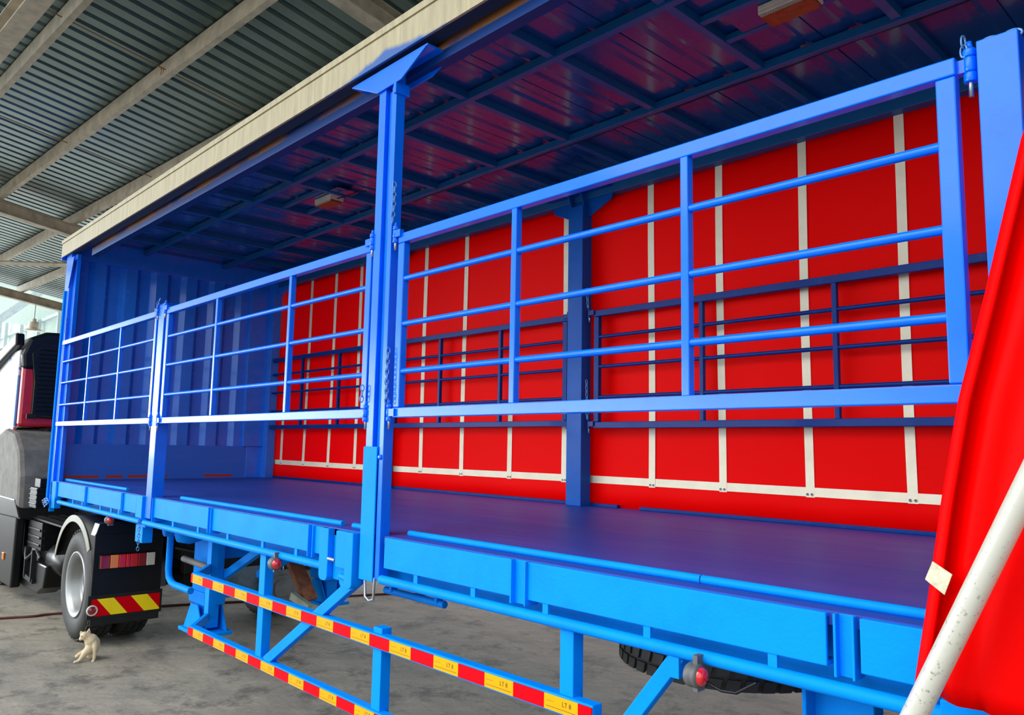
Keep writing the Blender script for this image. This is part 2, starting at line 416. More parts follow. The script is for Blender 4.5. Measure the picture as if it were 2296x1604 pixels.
# rafters (I-beams) under the purlins
for xr, hh in ((-24.9, 0.22), (-16.9, 0.22), (-6.1, 0.22), (2.6, 0.22)):
    m = MB().mat(STEEL)
    def rp(y0, y1, zt, zb, xa, xb):
        m.add([(xa, y0, rz(y0)+zb), (xb, y0, rz(y0)+zb), (xb, y0, rz(y0)+zt), (xa, y0, rz(y0)+zt), (xa, y1, rz(y1)+zb), (xb, y1, rz(y1)+zb), (xb, y1, rz(y1)+zt), (xa, y1, rz(y1)+zt)],
              [(3,2,1,0),(4,5,6,7),(0,1,5,4),(1,2,6,5),(2,3,7,6),(3,0,4,7)])
    rp(-3.2, 7.2, 0.0, -0.015, xr-0.09, xr+0.09); rp(-3.2, 7.2, -0.015, -hh, xr-0.006, xr+0.006); rp(-3.2, 7.2, -hh, -hh-0.015, xr-0.09, xr+0.09)
    m.xf(HW); trim(m, STEEL)
for xr in (-24.9, -16.9, 2.6):
    m = MB().mat(STEEL); z = rz(6.9)-0.24; m.box(xr-0.12, xr+0.12, 6.8, 7.05, 0, z); m.xf(HW); trim(m, STEEL)
# sag rods
RODM = simple('rod_rust', (0.30,0.16,0.07), 0.6); ORD = ['', 'first', 'second', 'third', 'fourth', 'fifth']
for k in range(2, 5):
    for xs, wh in ((-9.46, 'nearer'), (-13.0, 'farther')):
        m = MB().mat(RODM); y0, y1 = PY[k-1], PY[k]
        m.tube([(xs, y0, rz(y0)+0.08), (xs, y1, rz(y1)+0.08)], 0.007, 6); m.xf(HW)
        tag(m.build('sag_rod'), 'thin rusty rod between the %s and %s roof purlins, %s rod line' % (ORD[k-1], ORD[k], wh), 'rod', 'sag rods between the roof purlins')
# added wall, out of view, to shade the far curtain's rear half
m = MB(); prof = []
for k in range(30): x = -2.3+0.3*k; prof += [(x,4.75),(x+0.2,4.75),(x+0.22,4.71),(x+0.28,4.71)]
vs = []
for (a, b) in prof: vs += [(a,b,0.0),(a,b,5.6)]
m.add(vs, [(2*i,2*i+2,2*i+3,2*i+1) for i in range(len(prof)-1)]); struct(m.build('wall_shade', ROOFM, solid=0.002, fixn=False))
# diagonal bracing pipe seen at the front corner of the trailer roof
m = MB().mat(STEEL); m.tube([(-21.0, 1.6, 5.75), (-15.5, 4.4, 5.28)], 0.05, 10); m.xf(HW)
tag(m.build('bracing_pipe', STEEL), 'weathered grey bracing pipe crossing under the hall roof beside the trailer roof corner', 'pipe')
# far building beyond the hall end: cladding on studs and girts, column with knee brace
m = MB().mat(PALE)
for k in range(150):
    xa = -84 + k*0.32
    m.add([(xa,10,7.1),(xa+0.22,10,7.1),(xa+0.22,10,12.6),(xa,10,12.6)], [(0,1,2,3)]); m.add([(xa+0.22,10,7.1),(xa+0.27,9.95,7.1),(xa+0.27,9.95,12.6),(xa+0.22,10,12.6)], [(0,1,2,3)]); m.add([(xa+0.27,9.95,7.1),(xa+0.32,10,7.1),(xa+0.32,10,12.6),(xa+0.27,9.95,12.6)], [(0,1,2,3)])
struct(m.build('wall_back', PALE, solid=0.003, fixn=False))
for xs in range(-82, -34, 5):
    m = MB().box(xs, xs+0.22, 9.55, 9.75, 0.0, 12.6); trim(m, PALEST)
for zz in (7.3, 9.3, 11.3):
    m = MB().box(-84, -36, 9.75, 9.9, zz, zz+0.12); trim(m, PALEST)
m = MB().mat(PALEST)
m.box(-44.2, -43.8, 5.05, 5.4, 0, 7.6); m.bar((-44,5.2,7.4), (-44,7.4,9.6), 0.35, 0.35); m.bar((-44,7.4,9.6), (-44,12,10.6), 0.3, 0.4)
m.bar((-44,5.2,7.5),(-60,5.2,7.5),0.2,0.25); m.bar((-44,5.2,8.8),(-60,5.2,8.8),0.2,0.2)
for k in range(5): m.bar((-44-3*k,5.2,7.5),(-45.5-3*k,5.2,8.8),0.12,0.12); m.bar((-45.5-3*k,5.2,8.8),(-47-3*k,5.2,7.5),0.12,0.12)
tag(m.build('portal_frame', PALEST), 'pale steel column with knee brace and lattice girder beyond the hall end', 'frame')
m = MB().mat(PALE)
for k in range(60): m.box(-60+k*0.27, -60+k*0.27+0.2, 1.0, 9.6, 9.4+0.0, 9.42)
tag(m.build('distant_roof', PALE), 'pale corrugated roof of the neighbouring building beyond the hall end', 'roof')
# pendant lamp
t = thing('pendant_lamp', (-25.1, 2.95, 4.83), 'pale round high-bay lamp hanging on a wire above the truck cab', 'lamp')
MB().mat(PALEST).tube([(-25.1,2.95,5.18),(-25.1,2.95,5.63)], 0.012, 6).build('cable', None, t)
MB().mat(WHITEP).lathe([(0.0,5.20),(0.05,5.20),(0.06,5.13),(0.13,5.10),(0.14,4.98),(0.1,4.92),(0.0,4.92)], (-25.1,2.95,0), 'z', 24).build('lamp_housing', None, t)
MB().mat(WHITEP).lathe([(0.10,4.93),(0.24,4.88),(0.25,4.865),(0.0,4.865)], (-25.1,2.95,0), 'z', 28).build('reflector', None, t)

# ---------------------------------------------------------------- the trailer
XF, XR = -9.3, 2.4     # front, rear
T = thing('curtain_side_trailer', (-4.0, 1.2, 0.0), 'blue curtain-sided semi-trailer with hinged side gates, red tarpaulin and cream roof edge', 'trailer')
MB().box(XF+0.08, XR, 0.02, 2.42, 1.375, 1.412).build('deck', DECK, T, label='dark purple-blue painted deck')
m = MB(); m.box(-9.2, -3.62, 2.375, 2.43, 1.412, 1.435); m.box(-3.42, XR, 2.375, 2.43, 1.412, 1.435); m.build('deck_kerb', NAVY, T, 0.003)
# chassis
for y in (0.72, 1.60): 
    m = MB().box(XF+0.9, XR, y, y+0.012, 1.02, 1.375); m.box(XF+0.9, XR, y-0.05, y+0.062, 1.02, 1.035); m.box(XF+0.9, XR, y-0.05, y+0.062, 1.36, 1.375)
    m.build('chassis_rail', CYAN, T, 0.002)
x = -8.9
while x < XR:
    MB().box(x, x+0.05, 0.14, 2.28, 1.27, 1.374).build('crossmember', CYAN, T); x += 0.56
for y in (0.13, 2.28):
    MB().box(-9.0, XR, y, y+0.03, 1.165, 1.374).build('outer_rail', CYAN, T, 0.003)
# side rave, near side, in sections with ribs and joint plates
def rave(x0, x1, y0=0.0, y1=0.10, z0=1.268, z1=1.408):
    m = MB(); s_ = 1 if y1 > y0 else -1
    m.prism([(y0,z0),(y0,z1),(y1,z1),(y1,z1-0.012),(y0+0.012*s_,z1-0.012),(y0+0.012*s_,z0+0.012),(y1-0.03*s_,z0+0.012),(y1-0.03*s_,z0)],'x',x0,x1)
    return m.build('side_rave', CYAN, T, 0.003)
for a, b in ((-9.10,-8.86),(-8.84,-7.86),(-7.84,-6.84),(-6.82,-6.52),(-6.12,-5.09),(-5.05,-3.78),(-3.74,-3.62),(-3.09,-2.215),(-2.14,-0.985),(-0.895,0.9),(0.95,XR)): rave(a, b)
rave(XF+0.1, XR, 2.43, 2.30)
def rib(x0, x1, yf=-0.014, z0=1.245, z1=1.41):
    m = MB(); m.box(x0, x0+0.008, yf, 0.06, z0, z1); m.box(x1-0.008, x1, yf, 0.06, z0, z1); m.box(x0, x1, yf+0.022, yf+0.03, z0, z1)
    return m.build('rave_rib', CYAN, T, 0.002)
for a, b in ((-8.865,-8.83),(-7.865,-7.83),(-6.845,-6.81),(-5.095,-5.045),(-3.785,-3.73),(-2.22,-2.135),(0.9,0.95)): rib(a, b)
rib(-0.965,-0.908,-0.004)
# joint block around the stub post
m = MB(); m.box(-6.52,-6.33,0.0,0.06,1.24,1.41); m.box(-6.33,-6.12,0.02,0.08,1.255,1.41); m.box(-6.335,-6.325,-0.02,0.08,1.235,1.412); m.box(-6.125,-6.115,-0.015,0.08,1.235,1.412); m.build('post_socket', CYAN, T, 0.003)
m = MB(); m.box(-6.52,-6.34,0.02,0.10,1.17,1.26); m.box(-6.58,-6.42,0.03,0.11,1.045,1.18); m.build('post_socket', CYAN, T, 0.004)
# latch plates left of the middle post
def tongue(x0, x1, zb, yf, yb=0.05, r=0.03):
    n = 6; pts = [(x0,1.408),(x0,zb+r)]
    pts += [(x0+r-r*math.cos(a), zb+r-r*math.sin(a)) for a in [math.pi/2*k/n for k in range(1,n+1)]]
    pts += [(x1-r+r*math.sin(a), zb+r-r*math.cos(a)) for a in [math.pi/2*k/n for k in range(0,n+1)]]
    pts += [(x1,1.408)]
    return MB().prism(pts, 'y', yf, yb)
m = tongue(-3.66,-3.575,1.145,-0.012); m.build('latch_plate', CYAN, T, 0.003)
m = tongue(-3.57,-3.50,1.155,0.02,0.06,0.01); m.build('latch_plate', CYAN, T, 0.003)
m = tongue(-3.495,-3.35,1.125,0.012,0.03,0.035); m.build('latch_plate', CYAN, T, 0.003)
m = MB().box(-3.49,-3.395,-0.02,0.02,1.225,1.408); m.build('latch_box', CYAN, T, 0.006)
m = tongue(-3.385,-3.315,1.14,-0.03,0.03,0.03); m.build('latch_plate', CYAN, T, 0.003)
MB().mat(CYAN).tube([(-3.46,0.0,1.185),(-3.39,0.0,1.18)],0.016,12).build('latch_pin', None, T, label='bare worn latch pin')
MB().mat(GALV).tube([(-3.565,-0.012,1.26),(-3.50,-0.012,1.258)],0.009,10).build('latch_pin', None, T)
# round bar on the deck edge, in lengths
for a, b, ye in ((-8.95,-7.05,0.10),(-5.85,-3.62,0.10),(-3.5,-3.33,0.09),(-3.05,-1.45,0.115),(-1.445,0.8,0.115)):
    MB().mat(CYAN).tube([(a,ye,1.424),(b,ye,1.424)], 0.0145, 12).build('deck_edge_bar', None, T)
# under tube + clips
for a, b in ((-8.80,-6.42),(-6.33,-3.58),(-3.12,2.3)):
    MB().mat(CYAN).tube([(a,0.01,1.212),(b,0.01,1.212)], 0.021, 16).build('curtain_hook_tube', None, T)
for x in (-8.3,-8.0,-7.45,-7.15,-6.95,-5.75,-5.3,-4.83,-4.35,-3.95,-2.86,-2.47,-2.06,-1.60,-1.16,-0.7,-0.2,0.3):
    MB().box(x,x+0.028,0.004,0.016,1.225,1.275).build('tube_clip', CYAN, T)
# front corner post
m = MB(); m.box(-9.24,-9.06,0.0,0.05,1.17,3.80); m.box(-9.06,-8.955,0.03,0.07,1.41,3.78); m.box(-9.24,-9.2,0.0,0.12,1.17,3.8)
m.build('corner_post', BLUE, T, 0.004)
MB().prism([(-9.13,3.74),(-8.93,3.74),(-9.06,3.42),(-9.09,3.42)], 'y', -0.008, 0.0).build('corner_gusset', BLUE, T, 0.002)
MB().mat(CYAN).tube([(-9.17,-0.01,1.16),(-9.17,-0.01,3.4)], 0.014, 10).build('tension_rod', None, T)
m = MB().mat(CHAIN)
for k in range(5):
    c = (-9.16+0.02*k, -0.03-0.012*(k % 2), 1.17+0.018*(k % 3)); m.tube([(c[0]+0.05*math.cos(a), c[1]+0.01*math.sin(2*a), c[2]+0.025*math.sin(a)) for a in [math.pi*2*i/14 for i in range(14)]], 0.006, 6, closed=True)
m.build('wire_coil', None, T)
m = MB().box(-9.05,-8.93,0.0,0.06,1.14,1.27); m.box(-9.08,-9.065,-0.01,0.04,1.10,1.27); m.build('corner_bracket', CYAN, T, 0.003)
# bulkhead
m = MB()
prof = []; y = 0.055
ly = [0.24,0.56,0.885,1.225,1.555,1.895]
# front face at x=-9.14, recess at x=-9.20
pts = [(0.05,-9.20)]
for i, c in enumerate(ly):
    pts += [(c-0.032,-9.205),(c+0.022,-9.150)]
    d = (ly[i+1] if i < 5 else c+0.33)
    mid = c+ (d-c)*0.5
    pts += [(mid-0.025,-9.150),(mid+0.025,-9.205)]
pts += [(2.30,-9.205)]
vs = []
for (yy, xx) in pts: vs += [(xx,yy,1.79),(xx,yy,3.755)]
m.add(vs, [(2*i,2*i+2,2*i+3,2*i+1) for i in range(len(pts)-1)])
m.build('bulkhead_panel', BULK, T, fixn=False, solid=0.003)
MB().box(-9.22,-9.135,0.05,2.30,1.412,1.79).build('kick_panel', KICK, T)
m = MB(); m.box(-9.24,-9.12,0.05,2.40,3.75,3.985); m.build('bulkhead_header', BULK, T, 0.004)
m = MB(); m.box(-9.22,-9.10,2.02,2.30,1.79,3.75); m.box(-9.13,-9.0,2.27,2.38,1.412,3.9); m.box(-9.2,-9.125,2.08,2.28,1.412,1.79); m.build('corner_post', BULK, T, 0.004)
MB().prism([(-9.12,3.84),(-8.60,3.84),(-8.64,3.78),(-8.98,3.68),(-9.06,3.5),(-9.12,3.4)], 'y', 2.33, 2.38).build('corner_gusset', BULK, T, 0.003)
# middle post with cover plate and head bracket
m = MB()
m.box(-3.282,-3.222,0.0,0.010,1.205,3.66); m.box(-3.282,-3.272,0.0,0.055,1.205,3.66); m.box(-3.230,-3.222,0.0,0.045,1.205,3.66)
m.box(-3.282,-3.128,0.045,0.055,1.205,3.70)
m.box(-3.168,-3.160,0.0,0.045,1.205,3.66); m.box(-3.168,-3.128,0.0,0.010,1.205,3.66); m.box(-3.138,-3.128,0.0,0.055,1.205,3.72)
m.build('side_post', BLUE, T, 0.004)
MB().box(-3.288,-3.170,-0.008,0.0,1.195,1.83).build('post_cover_plate', CYAN, T, 0.003)
MB().mat(BLUE).box(-3.215,-3.195,0.02,0.045,1.21,3.64).build('post_liner', None, T, 0.003)
MB().lathe([(0.0,-0.008),(0.012,-0.008),(0.012,0.0)],(-3.148,0.0,1.78),'y',16).build('bolt', BLUE, T)
m = MB(); m.prism([(-3.535,3.76),(-2.865,3.76),(-3.075,3.655),(-3.288,3.648)], 'y', -0.012, -0.002)
m.box(-3.535,-2.865,-0.012,0.13,3.755,3.765); m.prism([(-3.4,3.76),(-2.80,3.76),(-3.0,3.69),(-3.25,3.68)], 'y', 0.122, 0.13)
m.box(-3.140,-3.118,-0.012,0.075,3.60,3.66)
m.build('head_bracket', BLUE, T, 0.002)
m = MB().mat(GALV); m.tube([(-3.245,0.0,1.215),(-3.235,0.0,1.12),(-3.20,0.0,1.105),(-3.165,0.0,1.115),(-3.16,0.0,1.215)],0.006,8); m.build('rope_loop', CYAN, T)
# stub posts
m = MB(); m.box(-6.31,-6.19,0.0,0.012,1.25,2.90); m.box(-6.31,-6.30,0.0,0.09,1.25,2.90); m.box(-6.20,-6.19,0.0,0.09,1.25,2.9); m.box(-6.31,-6.19,0.08,0.09,1.25,2.9); m.box(-6.31,-6.19,0.0,0.09,2.9,2.91)
m.build('stub_post', BLUE, T, 0.004)
m = MB(); m.box(-0.555,-0.463,0.0,0.012,1.25,2.885); m.box(-0.555,-0.545,0.0,0.09,1.25,2.885); m.box(-0.473,-0.463,0.0,0.09,1.25,2.885); m.box(-0.555,-0.463,0.0,0.09,2.875,2.885)
m.build('stub_post', BLUE, T, 0.003)
for xx in (-0.535,-0.485):
    MB().mat(CHAIN).tube([(xx+0.022*math.cos(a),0.045,2.893+0.012*math.sin(a)) for a in [2*math.pi*i/16 for i in range(16)]],0.0035,6,closed=True).build('shackle', None, T)
# far posts
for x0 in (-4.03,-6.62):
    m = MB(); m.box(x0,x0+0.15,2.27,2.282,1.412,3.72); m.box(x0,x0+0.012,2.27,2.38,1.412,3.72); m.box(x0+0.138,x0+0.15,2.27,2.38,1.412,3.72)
    m.build('side_post', SHADEB, T, 0.004)
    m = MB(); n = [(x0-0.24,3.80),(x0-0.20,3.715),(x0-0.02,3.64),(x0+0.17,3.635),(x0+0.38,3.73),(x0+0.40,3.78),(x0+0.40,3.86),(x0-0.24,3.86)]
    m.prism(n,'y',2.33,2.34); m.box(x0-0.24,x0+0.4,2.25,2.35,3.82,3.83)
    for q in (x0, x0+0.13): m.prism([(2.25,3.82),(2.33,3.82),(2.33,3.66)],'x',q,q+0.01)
    m.build('head_bracket', SHADEB, T, 0.002)
# roof: fascia, header, far header, ribs, purlins, sheet
m = MB(); m.box(XF-0.03, XR, -0.035, -0.02, 3.785, 3.955); m.box(XF-0.03, XR, -0.045, 0.05, 3.955, 3.968); m.box(XF-0.03, XR, -0.045, -0.035, 3.93, 3.968)
m.build('roof_fascia', FASC, T, 0.002, label='weathered cream roof fascia with blue overspray')
MB().box(XF-0.06, XF-0.03, -0.03, 2.46, 3.76, 3.97).build('roof_end_cap', BLUE, T, 0.004)
m = MB(); m.box(-9.2, XR, 0.0, 0.01, 3.80, 3.93); m.box(-9.2, XR, -0.02, 0.06, 3.79, 3.80); m.build('curtain_track', simple('track_dark', (0.01,0.02,0.05), 0.5), T)
m = MB(); m.box(-8.65, XR, 0.085, 0.092, 3.715, 3.85); m.box(-8.65, XR, 0.085, 0.15, 3.715, 3.722); m.build('roof_side_rail', HEAD, T, 0.002)
m = MB(); m.box(-9.2, XR, 0.06, 0.07, 3.80, 3.95); m.build('roof_side_rail', HEAD, T)
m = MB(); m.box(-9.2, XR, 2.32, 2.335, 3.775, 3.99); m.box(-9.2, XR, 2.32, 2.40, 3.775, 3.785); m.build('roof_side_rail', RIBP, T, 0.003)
MB().box(-9.3, XR, 2.44, 2.455, 3.76, 3.99).build('roof_fascia', FASC, T)
x = -9.25; prof = []
x = -9.25-0.003
while x < XR: prof += [(x,3.975),(x+0.20,3.975),(x+0.23,3.983),(x+0.27,3.983),(x+0.30,3.975),(x+0.36,3.975),(x+0.363,3.982),(x+0.369,3.982),(x+0.372,3.975),(x+0.46,3.975),(x+0.49,3.983),(x+0.53,3.983),(x+0.56,3.975)]; x += 0.722
m = MB(); vs = []
for (a, z) in prof: vs += [(a,0.03,z),(a,2.43,z)]
m.add(vs, [(2*i,2*i+2,2*i+3,2*i+1) for i in range(len(prof)-1)]); m.build('roof_sheet', CEIL, T, fixn=False, solid=0.003)
k = 0
for k in range(-6, 10):
    x = -2.03 - 0.722*k
    if x > XR-0.1 or x < -9.1: continue
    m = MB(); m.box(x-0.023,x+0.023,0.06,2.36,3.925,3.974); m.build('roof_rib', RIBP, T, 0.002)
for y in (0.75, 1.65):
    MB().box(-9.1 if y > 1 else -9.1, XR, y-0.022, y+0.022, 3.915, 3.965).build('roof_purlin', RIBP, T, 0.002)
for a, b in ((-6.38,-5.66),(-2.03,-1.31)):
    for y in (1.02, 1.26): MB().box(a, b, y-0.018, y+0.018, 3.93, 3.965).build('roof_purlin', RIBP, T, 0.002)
def lamp(cx, cy):
    base = MB().mat(WHITEP); z = 3.88
    base.box(cx-0.13,cx+0.13,cy-0.065,cy+0.065,z+0.025,z+0.05)
    for q in ((cx-0.13,cx-0.12,cy-0.065,cy+0.065),(cx+0.12,cx+0.13,cy-0.065,cy+0.065),(cx-0.13,cx+0.13,cy-0.065,cy-0.055),(cx-0.13,cx+0.13,cy+0.055,cy+0.065)): base.box(*q, z+0.005, z+0.03)
    l = base.build('interior_lamp', None, T, 0.004, label='cream ceiling lamp with amber lens')
    d = MB().mat(AMBER)
    d.box(cx-0.118,cx+0.118,cy-0.054,cy+0.054,z-0.012,z+0.02)
    for i in range(30): d.mat(WHITEP).box(cx-0.116+i*0.008,cx-0.112+i*0.008,cy-0.057,cy-0.054,z-0.008,z+0.018)
    d.build('lens', None, l)
    MB().box(cx-0.30,cx+0.30,cy-0.10,cy+0.10,3.932,3.936).build('lamp_plate', CEIL, l)
    MB().mat(BLACK).tube([(cx+0.12,cy,3.9),(cx+0.2,cy+0.03,3.905),(cx+0.35,cy+0.06,3.92),(cx+0.42,1.25,3.925)],0.005,6).build('cable', None, l)
lamp(-1.60,1.13); lamp(-5.78,1.15)
pts = [(x_, 1.675+0.006*math.sin(x_*9), 3.918-0.006*abs(math.sin(x_*2.2))) for x_ in [-5.3+0.12*i for i in range(60)]]
MB().mat(BLACK).tube(pts, 0.004, 6).build('wiring', None, T)
# side gates
def hinge(parent, x, z, y=0.012, side=1, s=1.0, mat=BLUE):
    m = MB().mat(mat)
    for a, b, r in ((0.055,0.03,0.019),(0.028,-0.018,0.019),(-0.020,-0.05,0.019)): m.lathe([(0,a*s),(r*s*0.9,a*s),(r*s,a*s-0.003),(r*s,b*s+0.003),(r*s*0.9,b*s),(0,b*s)], (x,y,z), 'z', 16)
    m.lathe([(0,0.082*s),(0.006,0.08*s),(0.011*s,0.055*s),(0.0,0.055*s)], (x,y,z), 'z', 10); m.mat(GALV).lathe([(0.006,-0.05*s),(0.006,-0.095*s),(0,-0.095*s)], (x,y,z), 'z', 10)
    m.mat(mat).box(min(x,x+side*0.05), max(x,x+side*0.05), y-0.012, y+0.012, z-0.015, z+0.02)
    return m.build('hinge', None, parent)
def gate(x0, x1, verts, y0=0.0, z0=1.968, z1=2.862, bars=(2.637,2.416,2.188), mat=BLUE, rails=0.048, hinges=True, dz=0.0, stile=0.05, vb=0.03, dep=0.04):
    m = MB().mat(mat)
    m.box(x0, x1, y0, y0+dep, z1-rails, z1); m.box(x0, x1, y0, y0+dep, z0, z0+rails)
    m.box(x0, x0+stile, y0+0.001, y0+dep-0.001, z0+rails, z1-rails); m.box(x1-stile, x1, y0+0.001, y0+dep-0.001, z0+rails, z1-rails)
    g = m.build('side_gate', None, T, 0.004)
    for z in bars:
        MB().mat(mat).tube([(x0+stile-0.005, y0+0.018, z), (x1-stile+0.005, y0+0.018, z)], 0.0135, 12).build('bar', None, g)
    for x in verts:
        MB().mat(mat).box(x-vb/2, x+vb/2, y0+0.002, y0+0.034, z0+rails-0.002, z1-rails+0.002).build('upright', None, g, 0.003)
    return g
g1 = gate(-9.135, -6.335, (-8.142,-7.22), y0=-0.006)
g2 = gate(-6.145, -3.30, (-5.20,-4.155))
g3 = gate(-3.068, -0.605, (-2.25,-1.43))
for g, x, sd_ in ((g1,-6.325,-1),(g2,-6.165,1),(g2,-3.292,-1),(g3,-3.088,1)):
    hinge(g, x, 2.86, 0.0, sd_, 0.8); hinge(g, x, 1.99, 0.0, sd_, 0.8)
hinge(g3, -0.578, 2.835, 0.03, -1, 0.85); hinge(g3, -0.435, 2.86, 0.03, 1, 0.85)
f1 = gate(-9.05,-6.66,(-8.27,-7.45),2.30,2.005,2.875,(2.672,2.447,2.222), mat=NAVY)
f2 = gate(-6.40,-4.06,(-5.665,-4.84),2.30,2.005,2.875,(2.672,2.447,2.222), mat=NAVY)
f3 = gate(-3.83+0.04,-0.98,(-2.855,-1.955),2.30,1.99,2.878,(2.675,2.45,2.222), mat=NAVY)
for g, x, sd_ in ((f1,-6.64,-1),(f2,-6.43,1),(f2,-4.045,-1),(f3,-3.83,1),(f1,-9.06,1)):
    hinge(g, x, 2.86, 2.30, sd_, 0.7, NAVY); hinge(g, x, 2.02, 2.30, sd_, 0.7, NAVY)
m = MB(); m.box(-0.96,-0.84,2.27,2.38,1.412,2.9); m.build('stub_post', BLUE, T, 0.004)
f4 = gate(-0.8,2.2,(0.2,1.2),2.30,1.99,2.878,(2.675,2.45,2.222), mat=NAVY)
# chains
for p in ([(-3.085,-0.02,3.12),(-3.082,-0.022,3.0),(-3.09,-0.022,2.92)], [(-3.086,-0.02,2.30),(-3.09,-0.022,2.15),(-3.084,-0.022,2.04)], [(-3.30,-0.02,2.13),(-3.305,-0.02,2.05)],
          [(-6.33,-0.01,2.80),(-6.30,-0.02,2.90),(-6.27,-0.01,2.95)], [(-6.375,-0.01,1.22),(-6.375,-0.01,1.00)], [(-3.83,2.27,3.05),(-3.82,2.27,2.9)], [(-3.83,2.27,2.35),(-3.82,2.27,2.06)], [(-9.06,0.0,3.12),(-9.05,0.0,2.92)], [(-0.588,0.02,2.915),(-0.588,0.02,2.865)]):
    chain_mb(p).build('chain', None, T)
# far curtain (red) with webbing
m = MB(); nx, nz = 150, 14; X0, X1, Za, Zb = -9.24, 2.35, 1.36, 3.86; random.seed(3)
SX = [-8.86,-8.31,-7.75,-7.20,-6.62,-6.03,-5.42,-4.79,-4.17,-3.33,-2.765,-2.175,-1.595,-1.02,-0.44,0.13,0.7,1.3,1.9]
def cy_(x, z):
    d = min(abs(x-s) for s in SX); bulge = 0.012*min(1, d/0.2)
    low = max(0, (1.60-z))/0.24
    return 2.405 + bulge*0.6*math.sin(z*1.7+x*2.1) + 0.008*low*math.sin(x*7.0) + 0.004*math.sin(x*1.3)
vs = [(X0+(X1-X0)*i/nx, cy_(X0+(X1-X0)*i/nx, Za+(Zb-Za)*j/nz), Za+(Zb-Za)*j/nz) for i in range(nx+1) for j in range(nz+1)]
m.add(vs, [(i*(nz+1)+j, (i+1)*(nz+1)+j, (i+1)*(nz+1)+j+1, i*(nz+1)+j+1) for i in range(nx) for j in range(nz)], True)
C1 = m.build('side_curtain', TARP, T, fixn=False, solid=0.002, label='taut red tarpaulin curtain on the far side')
for k, x in enumerate(SX):
    mm = MB().mat(WEB); n = 16; vs = []
    for j in range(n+1):
        z = 1.575 + (3.83-1.575)*j/n; o = 0.004*math.sin(z*2.3+k)
        for dx in (-0.027, 0.027): vs.append((x+dx+o+(0.02*(z-1.6)/2.2 if k < 3 else 0), cy_(x, z)-0.006, z))
    mm.add(vs, [(2*j,2*j+1,2*j+3,2*j+2) for j in range(n)])
    mm.mat(GALV)
    for dx in (-0.014, 0.014): mm.lathe([(0,-0.003),(0.007,-0.003),(0.008,0)], (x+dx, cy_(x,1.59)-0.008, 1.592), 'y', 10)
    mm.mat(INK)
    for dx in (-0.014, 0.014): mm.lathe([(0,-0.001),(0.003,-0.001)], (x+dx, cy_(x,1.59)-0.011, 1.592), 'y', 8)
    mm.build('curtain_strap', None, C1, fixn=False, solid=0.002)
mm = MB().mat(WEB); n = 120; vs = []
for i in range(n+1):
    x = X0+(X1-X0)*i/n
    zc = 1.606 - 0.012*math.sin(max(0,(x+9))*0.9) * (0.3)
    for dz in (-0.027, 0.027): vs.append((x, cy_(x,1.6)-0.004, zc+dz))
mm.add(vs, [(2*i,2*i+2,2*i+3,2*i+1) for i in range(n)]); mm.build('hem_band', None, C1, fixn=False, solid=0.002)
# near curtain, drawn back at the rear: rolled leading edge leaning, sheet behind, pole across it
def lead(z):   # leading edge x by height
    P_ = [(1.27,-0.71),(1.36,-0.695),(1.52,-0.665),(1.73,-0.63),(1.96,-0.585),(2.2,-0.52),(2.55,-0.43),(2.9,-0.30),(3.4,-0.1),(3.8,0.05)]
    for (za, xa), (zb, xb) in zip(P_, P_[1:]):
        if z <= zb: return xa+(xb-xa)*max(0,(z-za))/(zb-za)
    return P_[-1][1]
m = MB(); nz = 60; nu = 70; vs = []
Wd = 1.55
for j in range(nz+1):
    z = 1.295 + (3.78-1.295)*j/nz
    for i in range(nu+1):
        u = i/nu; x = lead(z) + 0.012 + u*Wd
        # rolled edge: curl round at the front
        roll = math.exp(-((u*Wd)/0.045)**2)
        ang = min(1.0, u*Wd/0.07)
        y = -0.19 + 0.06*roll
        yf = 0.006*math.sin(x*17+z*2.0) * min(1, u*5) + 0.03*math.sin(x*5.0 - z*1.4)*min(1, u*4)
        cre = -0.03*math.exp(-((x-(lead(z)+0.13+0.02*math.sin(z*3)))/0.02)**2)
        w2 = 0.012*math.sin(z*9+x*22)*math.exp(-((z-1.55)/0.2)**2)*min(1, max(0, u*6-1))
        if z < 1.33: x += 0.02*(1.33-z)/0.04
        vs.append((x, y+yf-cre*0.8+w2, z - (0.03*u*2 if j == 0 else 0)))
m.add(vs, [(j*(nu+1)+i, j*(nu+1)+i+1, (j+1)*(nu+1)+i+1, (j+1)*(nu+1)+i) for j in range(nz) for i in range(nu)], True)
# returning inner layer of the fold
vs = []
for j in range(nz+1):
    z = 1.30 + (3.78-1.30)*j/nz
    for i in range(9):
        a = math.pi*i/8
        vs.append((lead(z)+0.03-0.03*math.sin(a) + (0.0 if i < 8 else 0.25), -0.16+0.03*math.cos(a)*-1+0.0, z))
m.add(vs, [(j*9+i, j*9+i+1, (j+1)*9+i+1, (j+1)*9+i) for j in range(nz) for i in range(8)], True)
C2 = m.build('side_curtain', TARP, T, fixn=False, solid=0.003, label='red tarpaulin curtain drawn back and bunched at the near side')
p0, p1 = Vector((-0.805,-0.27,1.02)), Vector((-0.13,-0.27,2.50))
pd = (Vector((-0.43,-0.27,1.79))-Vector((-0.672,-0.27,1.27))).normalized()
c0 = Vector((-0.672,-0.27,1.27))
MB().mat(POLE).tube([c0-pd*0.16, c0, c0+pd*1.1, c0+pd*2.0], 0.0255, 28).build('curtain_pole', None, C2, label='chipped cream-white steel pole')
mm = MB().mat(WEBO); zt = 1.50
vs = [(lead(1.60)+0.010,-0.200,1.602),(lead(1.60)+0.054,-0.215,1.580),(lead(1.55)+0.045,-0.215,1.534),(lead(1.55)+0.001,-0.200,1.560)]
mm.add(vs, [(0,1,2,3)]); mm.build('tape_patch', None, C2, solid=0.002)
